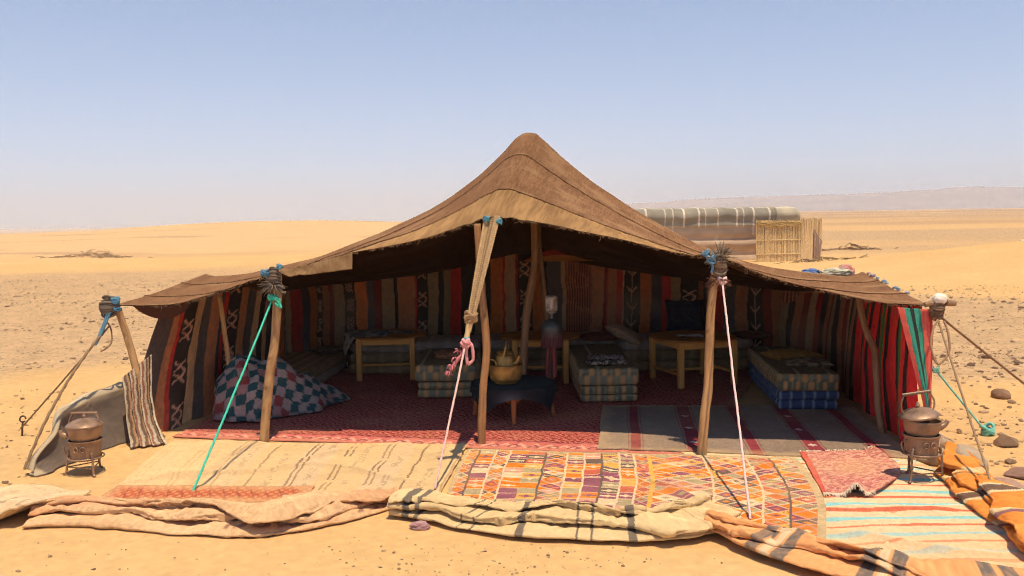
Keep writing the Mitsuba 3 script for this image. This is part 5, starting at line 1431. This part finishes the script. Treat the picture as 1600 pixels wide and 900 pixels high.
RK = 'rocks lying around the tent'
for x, y, s, c, sq, lab in (
    (5.30, 9.62, .10, V(.26, .16, .10), (1.35, .9, .7), 'brown rock alone on the sand at the right'),
    (3.53, 6.86, .17, V(.40, .31, .22), (1.1, .9, .85), 'pale boulder just behind the bright orange cloth'),
    (3.37, 7.08, .13, V(.42, .30, .19), (1.2, .9, .8), 'sandy stone between the right kettle and the pale boulder'),
    (3.62, 7.55, .13, V(.36, .26, .18), (1.3, .8, .8), 'grey stone behind the right brazier, partly hidden by the kettle'),
    (3.40, 7.32, .15, V(.44, .32, .2), (1.2, .8, .75), 'big sandy stone at the foot of the right tent corner'),
    (3.93, 6.62, .16, V(.28, .17, .13), (1.5, .7, .35), 'flat red brown slab at the right edge of the picture'),
    (3.60, 6.42, .10, V(.40, .26, .19), (1.4, .9, .45), 'flat pinkish stone before the slab at the right'),
    (3.47, 6.22, .09, V(.42, .33, .26), (1.2, .9, .6), 'small light stone near the iron ring peg'),
    (4.62, 7.42, .07, V(.24, .15, .12), (1.2, .9, .6), 'dark reddish stone right of the turquoise rope end'),
    (-4.92, 8.18, .07, V(.25, .21, .18), (1.3, .9, .5), 'small grey stone below the far left peg')):
    v, f, vv2 = rock_raw((x, y, float(ground_h(x, y)) + s * sq[2] * .45), s, int(abs(x * 1000)), 3, sq)
    cc = mixc(c * .65, c * 1.2, nz(vv2[:, 0] * 3, vv2[:, 1] * 3, vv2[:, 2] * 5, seed=3, o=4))
    add('rock', solid([(v, f, cc)], 'matte', None, 40), lab, 'rock', RK)
# gravel: thousands of small stones, uncountable
rg = np.random.default_rng(77)
ic = trimesh.creation.icosphere(0)
iv0, if0 = np.array(ic.vertices), np.array(ic.faces)
pts = []


def scatter(n, xr, yr, size, keep=None):
    x = rg.uniform(*xr, n); y = rg.uniform(*yr, n)
    m = nz(x * .45, y * .5, seed=701, o=3)
    ok = m > rg.uniform(.30, .62, n)
    if keep is not None: ok &= keep(x, y)
    s = size * np.exp(rg.normal(0, .45, n))
    pts.append(np.stack([x, y, s], -1)[ok])


outside = lambda x, y: ~((x > -3.9) & (x < 3.75) & (y > 4.6) & (y < 13))
scatter(1500, (3.5, 7.5), (5.5, 13), .013, outside)
scatter(260, (3.5, 7.5), (5.5, 13), .030, outside)
scatter(700, (-7.5, -3.9), (6, 11), .011, outside)
scatter(7000, (-19, -3), (12.5, 34), .014, outside)
scatter(500, (-16, -3), (12.5, 26), .026, outside)
scatter(5000, (3.8, 17), (10.5, 25), .012, outside)
scatter(350, (3.8, 17), (10.5, 25), .026, outside)
scatter(700, (-1.6, 1.0), (4.6, 5.45), .0045, lambda x, y: np.exp(-((x + .3) / .6) ** 2) > rg.uniform(0, 1, len(x)))
scatter(160, (-3.5, 1.2), (4.6, 5.6), .005)
Q = np.vstack(pts)
zq = ground_h(Q[:, 0], Q[:, 1])
vs = iv0[None] * (1 + .3 * rg.normal(size=(len(Q), 12, 1)).clip(-1, 1)) * Q[:, None, 2:3] * rg.uniform(.6, 1.3, (len(Q), 1, 3)) * V(1.15, 1, .6)
vs = vs + np.stack([Q[:, 0], Q[:, 1], zq + Q[:, 2] * .22], -1)[:, None]
gc_ = mixc(V(.15, .095, .065), V(.42, .29, .18), rg.random(len(Q)) ** 1.3)
fs = (if0[None] + (np.arange(len(Q)) * 12)[:, None, None]).reshape(-1, 3)
add('gravel', mikit.ply((vs.reshape(-1, 3), fs), 'matte', smooth=False, color=np.repeat(gc_, 12, axis=0)), 'small brown stones and gravel strewn over the sand', None, None, 'stuff')

# ------------------------------------------------------------------ things behind the tent
# long striped tent
k = name_of('striped_tent')
x0, x1, yb, dep, Ht = 5.2, 13.2, 41.0, 4.0, 2.45
n_, m_ = 200, 100
sx = np.linspace(0, 1, n_)
sec = curve([(.05, 0), (.06, .5), (-.01, .9), (.07, 1.0), (.0, 1.25), (.04, 1.30), (.02, 1.58), (-.09, 1.62), (-.12, 2.0), (-.08, 2.26), (.08, 2.43), (.8, 2.48), (2.0, 2.5), (3.3, 2.42), (3.78, 2.28), (3.95, 1.95), (4.0, 1.0), (4.0, 0)], m_)
endr = np.clip(sstep(0, .03, sx) * sstep(1, .975, sx), 0, 1)
Xp = x0 + (x1 - x0) * sx
P = np.stack([Xp[:, None] + 0 * sec[None, :, 0], yb + 2 + (sec[None, :, 0] - 2) * (.93 + .07 * endr[:, None]), sec[None, :, 1] * (.94 + .06 * endr[:, None]) - .04 * np.abs(np.sin(sx * 22))[:, None] * (sec[None, :, 1] > 1.9)], -1)
P[..., 1] -= .05 * np.sin(sec[None, :, 1] * 9 + 2 * nz(sx[:, None] * 6, sec[None, :, 1], seed=711))
P[..., 2] += float(ground_h(9, 41)) - .05
zz_ = np.broadcast_to(sec[None, :, 1], (n_, m_)); xx_ = np.broadcast_to(Xp[:, None], (n_, m_))
c = np.where((zz_ > 1.62)[..., None], V(.25, .23, .185), np.where((zz_ > 1.28)[..., None], V(.42, .35, .28), np.where((zz_ > .55)[..., None], V(.42, .31, .225), V(.46, .36, .27))))
front = np.broadcast_to(sec[None, :, 0] < 2, (n_, m_))
ph = ((xx_ - x0) / 1.62) % 1
ph = (ph + .04 * np.sin(xx_ * 2.3)) % 1
st = (np.abs(ph - .1) < .018) | (np.abs(ph - .30) < .015) | (np.abs(ph - .62) < .018)
c = mixc(c, V(.66, .58, .48), (st & (zz_ > 1.25 + .3 * (hashr(xx_ * 1.3, 5) > .5))) * .85)
ph2 = ((xx_ - x0) / 2.1 + .3) % 1
c = mixc(c, V(.5, .42, .33), ((np.abs(ph2 - .3) < .03) & (zz_ < 1.25)) * .6)
c = mixc(c, V(.6, .5, .4), (np.abs(zz_ - .98) < .03) * .7)
c = np.where(((xx_ > x1 - 1.15) & (zz_ > 1.25))[..., None], V(.40, .36, .27), c)
c = mixc(c, V(.2, .17, .13), (np.abs(xx_ - x1 + 1.15) < .03) * .8)
c = c * (.78 + .44 * nz(xx_ * 2, zz_ * 4, seed=712))[..., None]
add(f'{k}__canopy', sheet(P[::-1], c[::-1], .02))
for nm, xe, sg in (('end_wall', x1 - .02, 1), ('end_wall', x0 + .02, -1)):
    a = np.linspace(0, 1, 40)
    ce = V(0, 0, 0)
    Pe = np.stack([np.full((m_, 40), xe) + sg * .10 * np.sin(a * np.pi / 2)[None] * 0, yb + 2 + (sec[:, None, 0] - 2) * .93 * a[None], (sec[:, None, 1] * a[None] + (1 - a[None]) * 1.1) * .94], -1)
    Pe[..., 2] += float(ground_h(9, 41)) - .05
    ce = mixc(V(.19, .165, .13), V(.13, .115, .09), sstep(.5, .62, nz(Pe[..., 1] * 4, Pe[..., 2] * 4, seed=713))) 
    add(f'{k}__{nm}', sheet(Pe, ce, .015))
tag(k, 'long low grey brown tent with white stripes standing behind', 'tent')

# reed hut
k = name_of('reed_hut')
hc, hr = V(11.85, 38.3, 0), .42
gzh = float(ground_h(11.8, 38.3)) - .06
rg = np.random.default_rng(88)


def reed_panel(p0, p1, h, n, out, tone=(V(.60, .43, .20), V(.80, .62, .34))):
    res = []
    for i in range(n):
        t = (i + rg.uniform(.1, .9)) / n
        b = p0 + (p1 - p0) * t + out * rg.normal(0, .010)
        hh = h * rg.uniform(.95, 1.05)
        top = b + V(rg.normal(0, .02), rg.normal(0, .02), hh)
        v, f = tube_raw(np.array([b, top]), [.016, .012], 5, True)
        c = mixc(*tone, rg.random()) * rg.uniform(.88, 1.1)
        res.append((v, f, np.broadcast_to(c, (len(v), 3))))
    return res


A0h = V(10.55, 38.6, gzh); B0h = V(12.28, 38.0, gzh); C0h = V(13.45, 38.9, gzh); D0h = V(11.7, 39.9, gzh)
o1 = V(-.3, -.95, 0); o2 = V(.6, -.8, 0)
add(f'{k}__front_wall', solid(reed_panel(A0h, B0h, 1.74, 150, o1), 'matte', None, True), None, None, None, 'stuff')
add(f'{k}__side_wall', solid(reed_panel(B0h, C0h, 1.82, 130, o2, (V(.64, .47, .25), V(.78, .60, .36))), 'matte', None, True), 'paler side wall of upright reeds', None, None, 'stuff')
add(f'{k}__back_wall', solid(reed_panel(C0h, D0h, 1.75, 120, -o1) + reed_panel(D0h, A0h, 1.75, 120, -o2), 'matte', None, True), None, None, None, 'stuff')
th = []
for i in range(260):
    t = rg.random()
    b = A0h + (B0h - A0h) * t + V(0, 0, 1.56 + rg.uniform(0, .2)) + o1 * rg.uniform(.02, .07)
    e = b + (B0h - A0h) * rg.uniform(.08, .3) + V(0, 0, rg.normal(-.02, .03))
    if (e - A0h) @ (B0h - A0h) > ((B0h - A0h) @ (B0h - A0h)) * 1.02: continue
    v, f = tube_raw(np.array([b, e]), .012, 4)
    th.append((v, f, np.broadcast_to(mixc(V(.42, .27, .10), V(.68, .50, .22), rg.random()), (len(v), 3))))
add(f'{k}__thatch', solid(th, 'matte', None, True), None, None, None, 'stuff')
for h_, w0 in ((.95, A0h), (.35, A0h)):
    add(f'{k}__lashing', solid([tube_raw(np.array([A0h + V(0, 0, h_) + o1 * .03, B0h + V(0, 0, h_ + .03) + o1 * .03]), .018, 6)], 'matte', V(.62, .48, .26), True))
roofn = []
for i in range(200):
    t = (i + .5) / 200
    a, b = A0h + (B0h - A0h) * t, D0h + (C0h - D0h) * t
    v, f = tube_raw(np.array([a + V(0, 0, 1.72 + rg.uniform(0, .03)), b + V(0, 0, 1.72 + rg.uniform(0, .03))]), .014, 4)
    roofn.append((v, f, np.broadcast_to(mixc(V(.42, .28, .11), V(.62, .46, .22), rg.random()), (len(v), 3))))
add(f'{k}__roof', solid(roofn, 'matte', None, True), None, None, None, 'stuff')
a, b = np.linspace(0, 1, 40), np.linspace(0, 1, 50)
q0 = B0h + (C0h - B0h) * .55; q1 = C0h
P = q0 + (q1 - q0) * (a[:, None, None] * (1 - .35 * b[None, :, None])) + V(0, 0, 1) * (1.35 * (1 - b[None]) ** .9 * (1 - .45 * a[:, None] * (1 - b[None])) + .08)[..., None] + o2 * (.06 + .05 * np.sin(a * 16)[:, None] * (.3 + b[None]))[..., None]
col = mixc(V(.20, .13, .10), V(.30, .21, .16), .5 + .5 * np.sin(a * 16 + 1)[:, None] * np.ones((1, 50)))
add(f'{k}__door_cloth', sheet(P, col, .012), 'grey brown cloth hanging over the side wall')
tag(k, 'small square hut of yellow reeds beside the striped tent', 'hut')


def sticks(name, c, w, n, seed, label, col=V(.20, .11, .06), L=(.4, 1.4), zmax=.25, r=.022):
    rg = np.random.default_rng(seed); res = []
    for i in range(n):
        x, y = c[0] + rg.normal(0, w), c[1] + rg.normal(0, w * .3)
        z = float(ground_h(x, y)) + rg.uniform(.01, zmax) * math.exp(-((x - c[0]) / w) ** 2)
        a = rg.uniform(0, 6.28); l = rg.uniform(*L) / 2
        d = V(math.cos(a) * l, math.sin(a) * l * .6, rg.normal(0, .05))
        v, f = tube_raw(np.array([V(x, y, z) - d, V(x, y, z) + V(0, 0, .03), V(x, y, z) + d]), rg.uniform(.4, 1) * r, 5)
        res.append((v, f, np.broadcast_to(col * rg.uniform(.7, 1.4), (len(v), 3))))
    k = name_of(name)
    add(f'{k}__sticks', solid(res, 'matte', None, True), None, None, None, 'stuff')
    tag(k, label, 'stick pile', 'heaps of sticks and brush on the plain')


sticks('stick_pile', (19.6, 51.5), .8, 42, 801, 'heap of dark sticks on the sand right of the reed hut', zmax=.35, r=.03)
sticks('stick_pile', (-25.2, 54.0), 1.3, 90, 802, 'low brush heap in the dunes at far left', V(.30, .2, .12), (.3, 1.0), .45, .025)
sticks('stick_pile', (12.6, 36.2), .7, 50, 803, 'scattered twigs at the foot of the reed hut', V(.26, .18, .10), (.2, .8), .15, .02)


def rag(name, c, s, colf, seed, label, cat, R=None):
    ico = trimesh.creation.icosphere(4)
    v = np.array(ico.vertices)
    v = v * (1 + .9 * (nz(v[:, 0] * 1.8, v[:, 1] * 1.8, v[:, 2] * 1.8, seed=seed, o=4) - .5))[:, None]
    cc = colf(v)
    v = v * np.asarray(s)
    return add(name, solid([(v + np.asarray(c), np.array(ico.faces), cc)], 'matte', None, True), label, cat, None if name == 'purple_rag' else 'crumpled cloths on the roof')


two = lambda a, b, sd, f=2.0: (lambda v: mixc(a, b, sstep(.42, .55, nz(v[:, 0] * f, v[:, 1] * f, v[:, 2] * f, seed=sd))))
rag('purple_rag', (-.62, 5.70, float(ground_h(-.62, 5.70)) + .022), (.062, .035, .030), two(V(.30, .16, .18), V(.42, .26, .26), 815), 815, 'dusty purple rag at the left end of the cream cloth', 'cloth')
rag('crumpled_cloth', (3.44, 10.3, float(roofz(3.44, 10.3)) + .05), (.11, .09, .06), two(V(.10, .17, .38), V(.25, .3, .42), 811), 811, 'blue crumpled cloth on the right part of the roof', 'cloth')
rag('crumpled_cloth', (3.70, 10.22, float(roofz(3.70, 10.22)) + .04), (.17, .09, .06), two(V(.62, .56, .46), V(.24, .25, .17), 812, 3), 812, 'cream and olive crumpled cloth on the right part of the roof', 'cloth')
rag('crumpled_cloth', (3.88, 10.42, float(roofz(3.88, 10.42)) + .07), (.11, .08, .10), two(V(.45, .14, .12), V(.5, .30, .26), 813), 813, 'dusty red crumpled cloth on the right part of the roof', 'cloth')
k = name_of('blue_plastic_ribbon')
for t in (.1, .18, .27, .38, .43, .55, .6, .72):
    e = roof_points(np.array([1.0]), [1 - t])[0, 0]
    add(f'{k}__knot', solid(knot(e + V(0.01, 0, .015), .018 + .008 * math.sin(t * 40), .007, V(.16, .28, .44) if t > .2 else V(.4, .14, .11), V(.40, .50, .62), int(t * 900), 3), 'matte', None, True))
tag(k, 'blue plastic ribbon knotted along the right edge of the roof', 'ribbon')
v, f, vv2 = rock_raw((10.9, 29.3, float(ground_h(10.9, 29.3)) + .12), .30, 821, 3, (1.2, .8, .75))
add('rock', solid([(v, f, mixc(V(.22, .13, .08), V(.38, .26, .15), nz(vv2[:, 0] * 3, vv2[:, 1] * 3, seed=5)))], 'matte', None, 40), 'round brown boulder on the pale sand beyond the right roof edge', 'rock', RK)
pz = float(ground_h(22.0, 38.8))
add('white_post', solid([tube_raw(np.array([(22.0, 38.8, pz - .1), (22.12, 38.8, pz + .4)]), [.09, .05], 8)], 'matte', V(.78, .74, .68), True), 'small white post at the far right on the mound', 'post')

for key in [k for k in labels if 'label' in labels[k] and k not in scene and not any(s.startswith(k + '__') for s in scene)]:
    del labels[key]
